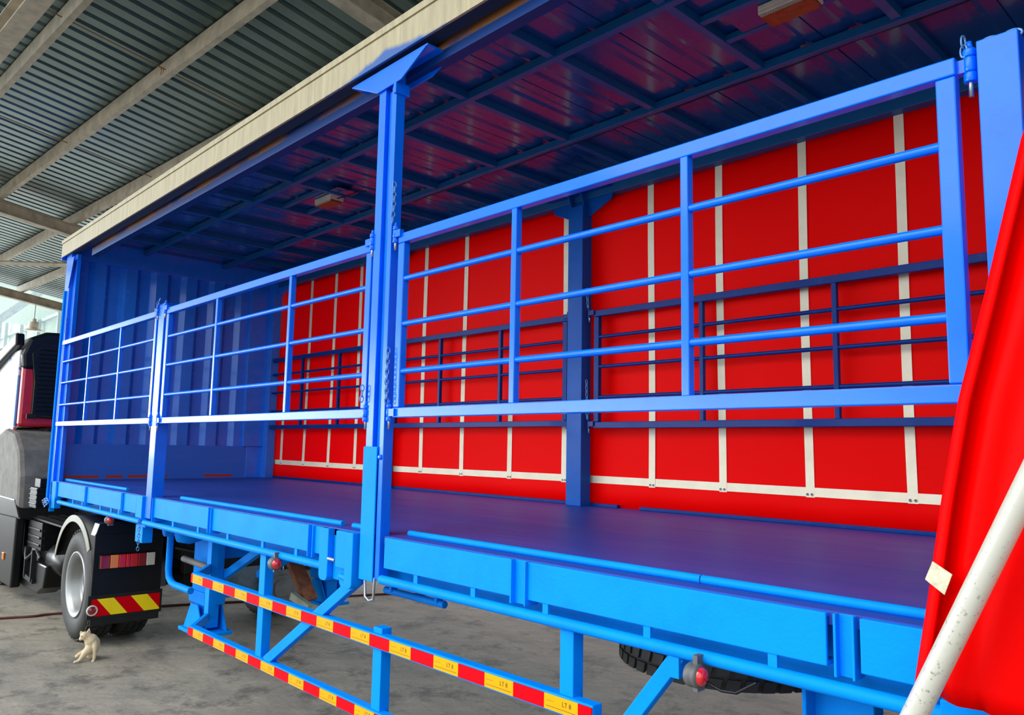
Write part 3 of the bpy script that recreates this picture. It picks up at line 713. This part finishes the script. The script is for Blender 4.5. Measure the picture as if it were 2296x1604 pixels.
# ---- under the deck: guard frame with reflective tape
G = MB().mat(CYAN)
def rail(z0, z1, m, xe=-1.81):
    m.box(-5.33, xe, 0.0, 0.05, z0, z1)
    m.bar((-5.32,0.025,(z0+z1)/2), (-5.66,0.27,(z0+z1)/2), 0.03, z1-z0)
rail(0.898, 0.965, G); rail(0.56, 0.622, G)
SG = G.build('side_guard', None, T, 0.004)
for (x0, x1, z0, z1, y) in ((-4.375,-4.305,0.60,1.20,0.05),(-3.175,-3.105,0.60,0.99,0.05),(-1.98,-1.915,0.60,1.20,0.05),(-5.68,-5.61,0.58,1.30,0.28)):
    MB().mat(CYAN).box(x0,x1,y-0.035,y+0.02,z0,z1).build('guard_post', None, SG, 0.003)
MB().mat(CYAN).bar((-3.33,0.03,1.19),(-4.25,0.03,0.61),0.04,0.055).build('guard_brace', None, SG, 0.003)
MB().mat(CYAN).bar((-1.47,0.03,1.20),(-1.93,0.03,0.62),0.04,0.05).build('guard_brace', None, SG, 0.003)
MB().mat(CYAN).box(-1.50,-1.46,0.0,0.06,1.13,1.20).build('guard_bracket', None, SG)
def stickers(z0, z1, xs, first):
    x = -5.328; col = first; seq = [xs]; 
    i = 0
    while x < -1.815:
        wd = xs if i == 0 else 0.163
        xe = min(x+wd, -1.812)
        m = MB().mat(TRED if col == 'r' else TYEL); m.box(x, xe, -0.004, 0.0, z0, z1)
        if col == 'y' and xe-x > 0.1:
            m.mat(INK); m.box(x+0.01, xe-0.01, -0.0046, -0.004, z0+(z1-z0)*0.22, z0+(z1-z0)*0.25)
            m.text('LT 8', 0.024, (x+0.088, -0.0048, z0+(z1-z0)*0.46), (1,0,0), (0,0,1))
            m.text('MS SIRIM', 0.008, (x+0.012, -0.0048, z0+(z1-z0)*0.60), (1,0,0), (0,0,1)) if False else None
            m.box(x+0.012, x+0.05, -0.0046, -0.004, z0+(z1-z0)*0.58, z0+(z1-z0)*0.60)
        m.build('reflective_sticker', None, SG); x = xe; col = 'y' if col == 'r' else 'r'; i += 1
stickers(0.905, 0.958, 0.03, 'r'); stickers(0.566, 0.615, 0.09, 'r')
# landing legs
def leg(cx, cy):
    m = MB().mat(CYAN); m.box(cx-0.14,cx+0.14,cy-0.07,cy+0.07,0.62,1.30); m.box(cx-0.16,cx+0.16,cy-0.085,cy+0.085,0.56,0.66)
    l = m.build('landing_leg', None, T, 0.01)
    m = MB().mat(CYAN); m.box(cx-0.115,cx+0.115,cy-0.055,cy+0.055,0.38,0.58); m.build('inner_leg', None, l, 0.006)
    m = MB().mat(CYAN); m.prism([(cx-0.19,0.36),(cx+0.19,0.36),(cx+0.07,0.56),(cx-0.07,0.56)],'y',cy-0.10,cy-0.088); m.prism([(cx-0.19,0.36),(cx+0.19,0.36),(cx+0.07,0.56),(cx-0.07,0.56)],'y',cy+0.088,cy+0.10)
    m.box(cx-0.22,cx+0.22,cy-0.13,cy+0.13,0.335,0.362); m.build('foot', None, l, 0.004)
    return l
L1 = leg(-6.30, 0.52); L2 = leg(-6.74, 1.85)
MB().mat(DUST).tube([(-6.34,0.33,0.915),(-5.95,0.38,0.885)],0.024,12).build('crank_shaft', None, L1)
m = MB().mat(CYAN); m.bar((-6.3,0.6,1.25),(-6.55,1.8,0.75),0.05,0.05); m.bar((-5.2,0.72,1.28),(-6.3,0.6,0.72),0.05,0.06); m.bar((-4.9,1.0,1.28),(-6.4,1.0,0.72),0.05,0.06); m.box(-6.35,-6.25,0.5,1.85,0.9,1.0); m.build('leg_brace', None, T, 0.003)
m = MB().mat(CYAN); m.tube([(-6.56,0.3,1.22),(-6.56,0.3,0.81),(-6.54,0.3,0.75),(-6.48,0.3,0.715),(-6.41,0.3,0.705),(-6.08,0.3,0.705)],0.026,12); m.lathe([(0,-0.05),(0.06,-0.05),(0.06,0.03),(0,0.03)],(-6.56,0.3,1.13),'y',20); m.build('leg_handle_pipe', None, T)
m = MB().mat(CYAN); m.lathe([(0,-0.1),(0.08,-0.09),(0.1,0),(0.08,0.09),(0,0.1)],(-6.22,0.32,1.14),'y',20); m.build('air_valve', None, T)
m = MB().mat(CYAN); m.tube([(-3.5,0.3,1.08),(-3.0,0.3,1.08)],0.018,10); m.box(-3.44,-3.42,0.28,0.32,1.08,1.25); m.box(-3.06,-3.04,0.28,0.32,1.08,1.25); m.build('hanger_bar', None, T)
# spare wheel slung under the chassis, rear wheel and its bracket
def wheel(parent, c, axis='y', r=0.5, wd=0.26, side=-1, name='wheel'):
    hw = wd/2
    tp = [(0.29,-hw+0.02),(0.33,-hw),(0.42,-hw-0.008),(0.47,-hw+0.012),(r-0.005,-hw+0.035),(r,-hw+0.05)]
    prof = tp + [(a, -h) for a, h in reversed(tp)]
    m = MB().mat(RUBBER).lathe(prof, c, axis, 64)
    # tread grooves: raised blocks
    n = 44; ax = {'y':0,'z':1,'x':2}[axis]
    for k in range(n):
        a = 2*math.pi*k/n
        for q, off in ((-0.085,0),(-0.03,0.5),(0.03,0),(0.085,0.5)):
            a2 = a + off*2*math.pi/n; da = 2*math.pi/n*0.36
            vs = []
            for rr in (r-0.004, r+0.010):
                for dd, sk in ((-0.022,-0.25),(0.022,0.25)):
                    for aa in (a2-da, a2+da):
                        ang = aa + sk*da; h = q+dd
                        if axis == 'y': vs.append((c[0]+rr*math.cos(ang), c[1]+h, c[2]+rr*math.sin(ang)))
                        else: vs.append((c[0]+rr*math.cos(ang), c[1]+rr*math.sin(ang), c[2]+h))
            m.add(vs, [(0,1,3,2),(4,6,7,5),(0,4,5,1),(2,3,7,6),(0,2,6,4),(1,5,7,3)], False)
    wroot = m.build(name, None, parent, fixn=False)
    s = side
    rp = [(0.0,s*-0.01),(0.10,s*-0.01),(0.105,s*0.03),(0.13,s*0.035),(0.20,s*0.0),(0.225,s*0.03),(0.235,s*0.09),(0.265,s*0.12),(0.285,s*(hw-0.002)),(0.296,s*(hw+0.002)),(0.30,s*(hw-0.012))]
    MB().mat(RIM).lathe(rp, c, axis, 48).build('rim', None, wroot, fixn=False)
    return wroot
wheel(T, (-2.02,1.22,0.98), 'z', 0.5, 0.25, 1, 'spare_wheel')
wheel(T, (-0.50,0.19,0.52), 'y', 0.505, 0.26); wheel(T, (0.85,0.19,0.52), 'y', 0.505, 0.26)
wheel(T, (-0.50,2.2,0.52), 'y', 0.505, 0.26, 1); wheel(T, (0.85,2.2,0.52), 'y', 0.505, 0.26, 1)
MB().mat(BLACKM).tube([(-0.5,0.3,0.52),(-0.5,2.1,0.52)],0.07,14).build('axle', None, T)
MB().mat(BLACKM).tube([(0.85,0.3,0.52),(0.85,2.1,0.52)],0.07,14).build('axle', None, T)
m = MB().mat(CYAN); m.box(-1.16,-0.97,0.26,0.33,0.55,1.38); m.box(-1.16,-1.145,0.2,0.7,0.55,1.38); m.build('suspension_bracket', None, T, 0.004)
m = MB().mat(CYAN); m.box(-0.70,1.6,-0.02,0.012,1.10,1.255); m.build('rear_side_plate', None, T, 0.004)
# marker lamps on the tube
def marker(cx, cy, cz, cable=True):
    m = MB().mat(GREYP); m.lathe([(0,-0.035),(0.03,-0.035),(0.036,-0.028),(0.036,-0.012),(0.033,-0.008),(0.036,-0.003),(0.036,0.006),(0.028,0.010)], (cx,cy,cz), 'x', 24)
    l = m.build('marker_lamp', None, T, label='round black marker lamp with red lens')
    MB().mat(LRED).lathe([(0.028,0.008),(0.026,0.018),(0.016,0.026),(0,0.029)], (cx,cy,cz), 'x', 20).build('lens', None, l)
    MB().mat(GREYP).box(cx-0.012, cx+0.004, cy-0.01, cy+0.03, cz-0.045, cz+0.06).build('bracket', None, l)
    if cable:
        MB().mat(BLACK).tube([(cx+0.02,cy+0.02,cz-0.02),(cx+0.06,cy+0.03,cz-0.035),(cx+0.11,cy+0.03,cz-0.03),(cx+0.17,cy+0.04,cz+0.01)],0.005,8).build('cable', None, l)
marker(-1.37,-0.03,1.165); marker(-4.11,-0.02,1.17,False); marker(-7.20,0.02,1.16,False)

# ---------------------------------------------------------------- timber under the trailer, hose
tag(MB().mat(WOOD).bar((-6.92,1.52,0.86),(-6.60,1.62,0.40),0.05,0.14,(0,1,0)).build('timber_plank', None, bevel=0.004), 'brown rough timber plank leaning against the far landing leg of the trailer', 'plank')
tag(MB().mat(WOODP).bar((-6.66,1.46,0.455),(-6.40,1.50,0.375),0.05,0.07).build('timber_batten', None, bevel=0.004), 'pale green painted batten under the brown plank by the far landing leg', 'batten')
pts = [(-9.6,-0.9,0.012),(-9.47,-0.27,0.012),(-9.38,0.0,0.012),(-9.36,0.3,0.012),(-9.0,1.5,0.012),(-8.6,2.4,0.012),(-8.39,2.8,0.012),(-8.32,3.2,0.012),(-8.08,3.7,0.012),(-7.65,4.07,0.012),(-7.17,4.37,0.012),(-6.4,4.6,0.012),(-5.0,4.8,0.012)]
def smooth(P, n=6):
    out = []
    for i in range(len(P)-1):
        p0, p1, p2, p3 = [Vector(P[max(0,min(len(P)-1,k))]) for k in (i-1,i,i+1,i+2)]
        for j in range(n):
            t_ = j/n; out.append(0.5*((2*p1)+(-p0+p2)*t_+(2*p0-5*p1+4*p2-p3)*t_*t_+(-p0+3*p1-3*p2+p3)*t_**3))
    out.append(Vector(P[-1])); return out
tag(MB().mat(HOSE).tube(smooth(pts), 0.012, 8).build('hose', None), 'dark red rubber hose lying across the concrete behind the tractor wheels', 'hose')

# ---------------------------------------------------------------- tractor unit
K = thing('tractor_unit', (-9.5, 1.2, 0.0), 'black-and-red tractor unit coupled under the front of the blue trailer', 'truck')
for y in (0.78, 1.54):
    MB().mat(BLACKM).box(-13.2,-7.55,y,y+0.08,0.72,0.98).build('chassis_rail', None, K, 0.005)
MB().mat(BLACKM).box(-7.62,-7.52,0.8,1.6,0.6,0.95).build('rear_crossmember', None, K, 0.005)
m = MB().mat(BLACKM); m.prism([(-8.75,0.98),(-7.55,0.98),(-7.45,1.02),(-7.7,1.16),(-8.65,1.16)],'y',0.78,1.62); m.build('fifth_wheel', None, K, 0.01)
for y, sd_ in ((0.165,-1),(0.475,-1),(1.93,1),(2.24,1)):
    wheel(K, (-8.13,y,0.5), 'y', 0.49, 0.26, sd_ if y in (0.165,2.24) else -sd_)
for y, sd_ in ((0.22,-1),(2.18,1)):
    wheel(K, (-11.75,y,0.5), 'y', 0.49, 0.28, sd_)
MB().mat(BLACKM).tube([(-8.13,0.3,0.5),(-8.13,2.1,0.5)],0.09,16).build('axle', None, K)
m = MB().mat(BLACKM)
for k in range(7): m.box(-7.4-0.1*k-0.3,-7.4-0.1*k-0.26,0.85+0.1*(k % 3),1.55,0.45+0.05*(k % 4),0.7)
m.tube([(-7.5,0.7,0.85),(-7.3,0.9,0.8),(-7.2,1.2,0.9),(-7.4,1.5,0.8)],0.02,8); m.lathe([(0,-0.25),(0.13,-0.23),(0.14,0.2),(0,0.24)],(-7.9,1.2,0.75),'y',16); m.build('rear_plumbing', None, K)
# rear fenders
TRIMM = simple('dusty_olive_trim', (0.20,0.195,0.15), 0.4)
def fender(y0, y1, near=True):
    m = MB().mat(BLACK); n = 26; r1, r2 = 0.60, 0.585; c = (-8.13, 0.53)
    a0, a1 = math.radians(163), math.radians(12)
    outer = []; inner = []
    for i in range(n+1):
        a = a0+(a1-a0)*i/n; outer.append((c[0]+r1*math.cos(a)*1.06, c[1]+r1*math.sin(a))); inner.append((c[0]+r2*math.cos(a)*1.06, c[1]+r2*math.sin(a)))
    outer.append((-7.46,0.52)); inner.append((-7.475,0.52))
    N = len(outer); vs = [(p[0],y0,p[1]) for p in outer]+[(p[0],y1,p[1]) for p in outer]+[(p[0],y0,p[1]) for p in inner]+[(p[0],y1,p[1]) for p in inner]
    fs = []
    for i in range(N-1): fs += [(i,i+1,N+i+1,N+i),(2*N+i,3*N+i,3*N+i+1,2*N+i+1),(i,2*N+i,2*N+i+1,i+1),(N+i,N+i+1,3*N+i+1,3*N+i)]
    m.add(vs, fs, True); f = m.build('rear_fender', None, K)
    if near:
        e = MB().mat(TRIMM); vs = []
        for i in range(n-3):
            a = a0+(a1-a0)*i/n
            for rr, yy in ((0.605,y0-0.003),(0.545,y0-0.008)): vs.append((c[0]+rr*math.cos(a)*1.06, yy, c[1]+rr*math.sin(a)))
        e.add(vs, [(2*i,2*i+1,2*i+3,2*i+2) for i in range(n-4)]); e.build('fender_trim', None, f, solid=0.006, fixn=False, label='dusty grey trim along the wheel arch edge')
    return f
fender(0.0,0.62); fender(1.80,2.42,False)
# rear panel, mud flap, lamp cluster, warning plate
m = MB().mat(BLACK); m.box(-7.475,-7.455,-0.01,0.57,0.47,1.02); m.prism([(-0.01,1.0),(0.57,1.0),(0.52,1.10),(0.02,1.11)],'x',-7.60,-7.458); m.build('mud_flap', None, K, 0.006)
m = MB().mat(BLACKM); m.box(-7.472,-7.458,0.0,0.57,0.24,0.47); m.build('mud_flap', None, K, 0.004, label='worn rubber lower flap')
m = MB().mat(BLACK)
m.box(-7.46,-7.43,0.03,0.50,0.715,0.845)
tl = m.build('tail_light', None, K, 0.012)
segs = [(0.035,0.115,LDRED),(0.115,0.185,LORG),(0.185,0.245,LRED),(0.245,0.28,LRED),(0.28,0.345,LRED),(0.345,0.415,LDRED),(0.415,0.492,LWHT)]
for i, (a, b, mt) in enumerate(segs):
    MB().mat(mt).box(-7.43, -7.412 if i != 3 else -7.408, a+0.001, b-0.001, 0.725, 0.837).build('lens', None, tl, 0.006)
m = MB().mat(BLACKM); m.box(-7.456,-7.448,-0.03,0.585,0.30,0.50); wp = m.build('warning_board', None, K)
def hexq(ylo, z, slope=0.75): return ylo
m = MB(); za, zb = 0.325, 0.468; y0, y1 = 0.0, 0.565
bands = [(-0.09,TRED),(0.04,TYEL2),(0.175,TRED),(0.315,TYEL2),(0.455,TRED),(0.60,None)]
for (a, mt), (b, _) in zip(bands, bands[1:]):
    def clip(v): return max(y0, min(y1, v))
    sh = 0.12
    poly = [(a+sh, za),(b+sh, za),(b, zb),(a, zb)]
    # clip against y range
    def cl(poly, lim, keep):
        out = []
        for i in range(len(poly)):
            p, q = poly[i], poly[(i+1) % len(poly)]; ip, iq = keep(p[0]), keep(q[0])
            if ip: out.append(p)
            if ip != iq: tt = (lim-p[0])/(q[0]-p[0]); out.append((lim, p[1]+(q[1]-p[1])*tt))
        return out
    poly = cl(poly, y0, lambda v: v >= y0-1e-9); poly = cl(poly, y1, lambda v: v <= y1+1e-9)
    if len(poly) >= 3: m.mat(mt).prism(poly, 'x', -7.449, -7.444)
m.build('striped_plate', None, wp, label='yellow and red diagonal striped plate')
m = MB().mat(WHITEP); m.lathe([(0.045,0),(0.045,0.012),(0.034,0.014),(0.034,0)],(-7.445,0.005,0.378),'x',24); rl = m.build('round_reflector', None, wp)
MB().mat(LDRED).lathe([(0.034,0.008),(0.02,0.014),(0,0.016)],(-7.445,0.005,0.378),'x',20).build('lens', None, rl)
# far side guards and number plate
MUDG = simple('worn_grey_mudguard', (0.20,0.205,0.20), 0.45, var=0.25, nscale=9)
m = MB().mat(MUDG)
def rr_(y0, y1, z0, z1, r=0.06):
    P_ = []
    for cx, cz, a0 in ((y1-r,z1-r,0),(y0+r,z1-r,90),(y0+r,z0+r,180),(y1-r,z0+r,270)):
        for k in range(5): a = math.radians(a0+22.5*k); P_.append((cx+r*math.cos(a), cz+r*math.sin(a)))
    return P_
m.prism(rr_(1.55,1.98,0.20,0.565),'x',-7.47,-7.40); m.tube([(-7.398,a,b) for a,b in rr_(1.60,1.93,0.25,0.52)],0.008,6,closed=True); m.build('rear_mudguard', None, K, 0.008)
MB().mat(MUDG).prism(rr_(1.66,1.86,0.30,0.47),'x',-7.40,-7.385).build('rear_mudguard', None, K, 0.006)
MB().mat(MUDG).prism(rr_(1.93,2.16,0.20,0.54),'x',-7.55,-7.45).build('rear_mudguard', None, K, 0.008)
def m_panel():
    m, t, p = nt('grey_panel_reflections'); p.inputs['Roughness'].default_value = 0.22
    c = mix(t, ramp(t, noise(t, 4, 4), 0.4, 0.6), (0.16,0.22,0.25,1), (0.06,0.10,0.13,1))  # blue and red reflections painted into the panel's grey
    t.links.new(mix(t, ramp(t, noise(t, 5.5, 5), 0.60, 0.66), c, (0.30,0.06,0.04,1)), p.inputs['Base Color']); return m
m = MB().mat(m_panel()); m.box(-7.50,-7.47,0.98,1.60,0.34,0.62); m.build('rear_panel', None, K, 0.01)
m = MB().mat(BLACK); m.box(-7.44,-7.43,1.66,2.38,0.535,0.68); m.mat(WINK); m.text('H 956 7', 0.13, (-7.428,1.68,0.56), (0,1,0), (0,0,1)); m.text('(UI)', 0.10, (-7.428,2.17,0.565), (0,1,0), (0,0,1)); m.build('number_plate', None, K)
# chassis side: catwalk, battery box, air tank, brackets
m = MB().mat(BLACK); m.box(-10.3,-8.85,0.12,0.72,0.93,0.95)
for k in range(14):
    for j in range(5): m.bar((-10.25+0.1*k,0.16+0.11*j,0.956),(-10.19+0.1*k,0.22+0.11*j,0.956),0.02,0.012)
m.build('catwalk', None, K)
m = MB().mat(BLACK); m.box(-10.35,-9.75,0.10,0.60,0.62,0.92)
for k in range(3): m.box(-10.3,-9.78,0.085,0.1,0.66+0.08*k,0.69+0.08*k)
for k in range(3): m.box(-9.755,-9.74,0.12,0.58,0.66+0.08*k,0.69+0.08*k)
m.build('battery_box', None, K, 0.006)
m = MB().mat(BLACK); m.lathe([(0,-0.35),(0.12,-0.34),(0.17,-0.30),(0.175,0.3),(0.12,0.34),(0,0.35)],(-9.35,0.30,0.55),'x',28); m.build('air_tank', None, K)
m = MB().mat(BLACKM); m.tube([(-10.4,0.1,0.6),(-10.1,0.05,0.5),(-9.9,0.1,0.62),(-9.7,0.1,0.55)],0.02,8); m.bar((-10.2,0.08,0.62),(-10.2,0.08,0.3),0.03,0.05); m.bar((-9.9,0.08,0.62),(-9.9,0.08,0.28),0.03,0.05); m.bar((-10.25,0.08,0.31),(-9.85,0.08,0.29),0.03,0.05); m.build('step_bracket', None, K)
m = MB().mat(BLACK); m.box(-10.3,-9.7,0.2,0.75,0.2,0.62); m.prism([(-9.45,0.50),(-9.52,0.26),(-9.75,0.17),(-10.9,0.15),(-10.9,0.50)],'y',0.10,0.30); m.box(-9.7,-8.9,0.35,0.7,0.25,0.6); m.build('side_skirt', None, K, 0.02)
m = MB().mat(BLACKM); m.box(-10.9,-8.8,0.55,0.75,0.25,0.98); m.build('side_shield', None, K)
m = MB().mat(BLACK); m.box(-12.9,-10.42,-0.02,0.08,0.15,0.95); m.prism([(-11.5,0.90),(-10.25,0.93),(-10.55,1.14),(-11.5,1.14)],'y',-0.03,0.6); m.build('front_fairing', None, K, 0.02)
MB().mat(LORG).box(-10.90,-10.82,-0.035,-0.02,0.42,0.50).build('side_repeater', None, K, 0.004)
# ribbed air intake box behind the cab
m = MB().mat(BLACK); m.box(-10.05,-9.75,0.02,0.42,1.08,1.30)
for k in range(4): m.box(-10.06,-9.74,0.01,0.43,1.12+0.05*k,1.135+0.05*k)
m.box(-10.02,-9.78,0.05,0.4,1.30,1.40); m.build('air_intake', None, K, 0.012)
m = MB().mat(BLACKM); m.box(-10.9,-9.4,0.6,1.9,0.98,1.12); m.tube([(-9.6,0.9,1.1),(-9.2,0.9,1.25),(-8.9,0.9,1.1),(-8.7,0.9,1.18)],0.02,8); m.tube([(-9.6,1.1,1.1),(-9.3,1.1,1.3),(-9.0,1.1,1.12)],0.02,8); m.build('deck_plate', None, K)
m = MB().mat(DUST); m.prism([(-11.5,1.96),(-10.95,1.90),(-10.62,1.70),(-10.45,1.40),(-10.40,1.0),(-10.5,0.9),(-11.9,0.9),(-12.5,1.5),(-12.3,1.8)],'y',-0.02,0.75)
m.build('wheel_arch_fairing', None, K, 0.06, label='dusty grey wheel arch fairing')
# cab
m = MB().mat(REDP); m.box(-13.4,-11.25,0.07,2.33,1.98,2.98)
cab = m.build('cab', None, K, 0.04)
m = MB().mat(LIVERY); m.box(-13.3,-11.32,0.04,0.08,1.62,2.95); m.build('side_panel', None, cab, 0.02, label='white, blue and red livery panel')
m = MB().mat(BLACK); m.prism([(0.05,2.88),(0.12,3.10),(0.30,3.19),(0.9,3.22),(1.5,3.22),(2.1,3.19),(2.28,3.10),(2.35,2.88),(2.33,2.70),(0.07,2.70)],'x',-13.3,-11.22); m.build('roof_cap', None, cab, 0.04)
m = MB().mat(BLACK); m.prism([(0.20,2.10),(0.20,2.55),(0.15,2.9),(0.3,3.05),(2.1,3.05),(2.25,2.9),(2.2,2.1)],'x',-11.26,-11.17)
for k in range(16): m.box(-11.172,-11.155,0.22,2.18,2.12+0.055*k,2.135+0.055*k)
m.build('rear_wall_panel', None, cab, 0.015)
m = MB().mat(BLACK); m.bar((-11.3,0.03,3.08),(-12.9,0.0,2.75),0.10,0.16); m.build('roof_side_deflector', None, cab, 0.02)
m = MB().mat(BLACKM); m.box(-11.19,-11.13,0.14,0.24,2.08,2.14); m.tube([(-11.16,0.2,2.12),(-11.14,1.2,2.06),(-11.16,2.2,2.12)],0.02,8); m.build('cab_latch', None, cab)
m = MB().mat(BLACKM); m.box(-13.0,-11.2,0.35,2.05,1.3,1.98); m.build('engine_cover', None, K, 0.05)

# ---------------------------------------------------------------- cat
CX = -7.328; CO = Vector((CX, -0.037, 0.0)); RV = Vector((0.26,0.966,0)).normalized(); FV = Vector((0.966,-0.26,0)).normalized()
cat = thing('cat', (CO.x, CO.y, 0), 'small cream cat sitting on the concrete by the tractor wheel, head turned left', 'cat')
SC_ = 0.000335
def cp(u, v, d=0.0):    # u, v in the sketch frame, d towards the viewer
    return CO + RV*((u-1000)*0.000249) + Vector((0,0,1))*((1345-v)*0.00027) + FV*d
def skin(name, chain_pts, edges, radii, mat, parent, sub=2):
    me = bpy.data.meshes.new(name); org = Vector(parent['_o'])
    me.from_pydata([tuple(p-org) for p in chain_pts], edges, [])
    me.materials.append(mat); o = bpy.data.objects.new(name, me); COL.objects.link(o); o.parent = parent; o['_o'] = parent['_o']
    md = o.modifiers.new('skin', 'SKIN'); 
    for i, r in enumerate(radii):
        me.skin_vertices[0].data[i].radius = (r[0], r[1]) if isinstance(r, tuple) else (r, r)
    me.skin_vertices[0].data[0].use_root = True
    md.use_smooth_shade = True; s_ = o.modifiers.new('sub', 'SUBSURF'); s_.levels = sub; s_.render_levels = sub
    return o
def blob(m, pts):
    """tapered chain of spheres, later fused into one skin"""
    pts = [(cp(u, v, d), r) for u, v, d, r in pts]
    dense = []
    for (a, ra), (b, rb) in zip(pts, pts[1:]):
        n = max(2, int((b-a).length/(0.35*min(ra, rb))))
        for q in range(n): t_ = q/n; dense.append((a.lerp(b, t_), ra+(rb-ra)*t_))
    dense.append(pts[-1])
    for c, r in dense: m.lathe([(max(1e-4, r*math.sin(math.pi*q/8)), -r*math.cos(math.pi*q/8)) for q in range(9)], c, 'z', 14)
m = MB().mat(FUR)
blob(m, [(1120,1110,-0.03,0.050),(1140,980,-0.03,0.057),(1140,860,-0.02,0.057),(1085,760,-0.005,0.052),(1010,690,0.0,0.040),(940,625,0.0,0.036),(880,605,0.004,0.035)])
blob(m, [(1240,860,-0.04,0.028),(1250,980,-0.045,0.030),(1200,1090,-0.04,0.034)])
blob(m, [(870,625,0.004,0.028),(800,660,0.008,0.019),(755,690,0.010,0.011)])
blob(m, [(820,600,0.012,0.021),(850,560,0.0,0.022)])
blob(m, [(1195,830,0.02,0.026),(1210,950,0.035,0.020),(1214,1130,0.040,0.0150),(1208,1285,0.044,0.0125),(1200,1318,0.050,0.0125),(1180,1326,0.064,0.011)])
blob(m, [(1110,1000,0.0,0.040),(1030,1010,0.022,0.036),(930,1090,0.038,0.026),(850,1200,0.044,0.018),(790,1275,0.046,0.0135),(740,1310,0.048,0.0125),(665,1326,0.050,0.0105)])
blob(m, [(1000,1080,-0.02,0.028),(860,1120,-0.018,0.018),(760,1160,-0.012,0.015),(690,1205,-0.006,0.0135)])
blob(m, [(1110,1150,-0.02,0.036),(1100,1240,-0.01,0.024)])
for (e1, e2) in (((985,520),(1003,392)), ((800,520),(752,455))):
    for sd_ in (-1, 0, 1):
        blob(m, [(e1[0]+sd_*38, e1[1]+18, 0.004, 0.0085), ((e1[0]+e2[0])/2+sd_*20, (e1[1]+e2[1])/2, 0.002, 0.0055), (e2[0], e2[1], -0.001, 0.0026)])
for q in range(3): blob(m, [(1150+28*q,1334,0.074,0.0045),(1150+28*q,1338,0.080,0.0040)])
for q in range(3): blob(m, [(640-4*q,1318+8*q,0.044+0.008*q,0.0050),(625-4*q,1320+8*q,0.044+0.008*q,0.0042)])
body = m.build('body', None, cat, fixn=False)
md = body.modifiers.new('fuse', 'REMESH'); md.mode = 'VOXEL'; md.voxel_size = 0.0022; md.use_smooth_shade = True
md = body.modifiers.new('smooth', 'SMOOTH'); md.factor = 0.6; md.iterations = 5
EYE = simple('cat_eye', (0.10,0.09,0.03), 0.15, var=0)
m = MB().mat(EYE)
PINK = simple('ear_pink', (0.50,0.24,0.16), 0.7)
for (u, v, d) in ((793,590,0.0350),(752,612,0.012)):
    c = cp(u, v, d); m.lathe([(0.0001,-0.0045),(0.0035,-0.003),(0.0045,0),(0.0035,0.003),(0.0001,0.0045)], c, 'z', 12)
    m.build('eye', None, cat); m = MB().mat(EYE)
m = MB().mat(PINK); c = cp(724,686,0.014); m.lathe([(0.0001,-0.003),(0.003,-0.001),(0.0035,0.001),(0.0001,0.003)], c, 'z', 10); m.build('nose', None, cat)
m = MB().mat(PINK); m.tube([cp(734,712,0.016), cp(757,722,0.021), cp(785,716,0.025)], 0.0011, 6); m.build('mouth', None, cat)
m = MB().mat(PINK); m.add([cp(955,520,0.0135), cp(1020,520,0.0125), cp(1000,425,0.0055)], [(0,1,2)]); m.build('inner_ear', None, cat, solid=0.001)
m = MB().mat(FUR); m.tube([cp(1200,1180,-0.06), cp(1250,1270,-0.09), cp(1200,1312,-0.12), cp(1080,1322,-0.12)], 0.011, 10, radii=[0.013,0.011,0.010,0.006]); m.build('tail', None, cat)

for o in bpy.data.objects:
    if '_o' in o: del o['_o']
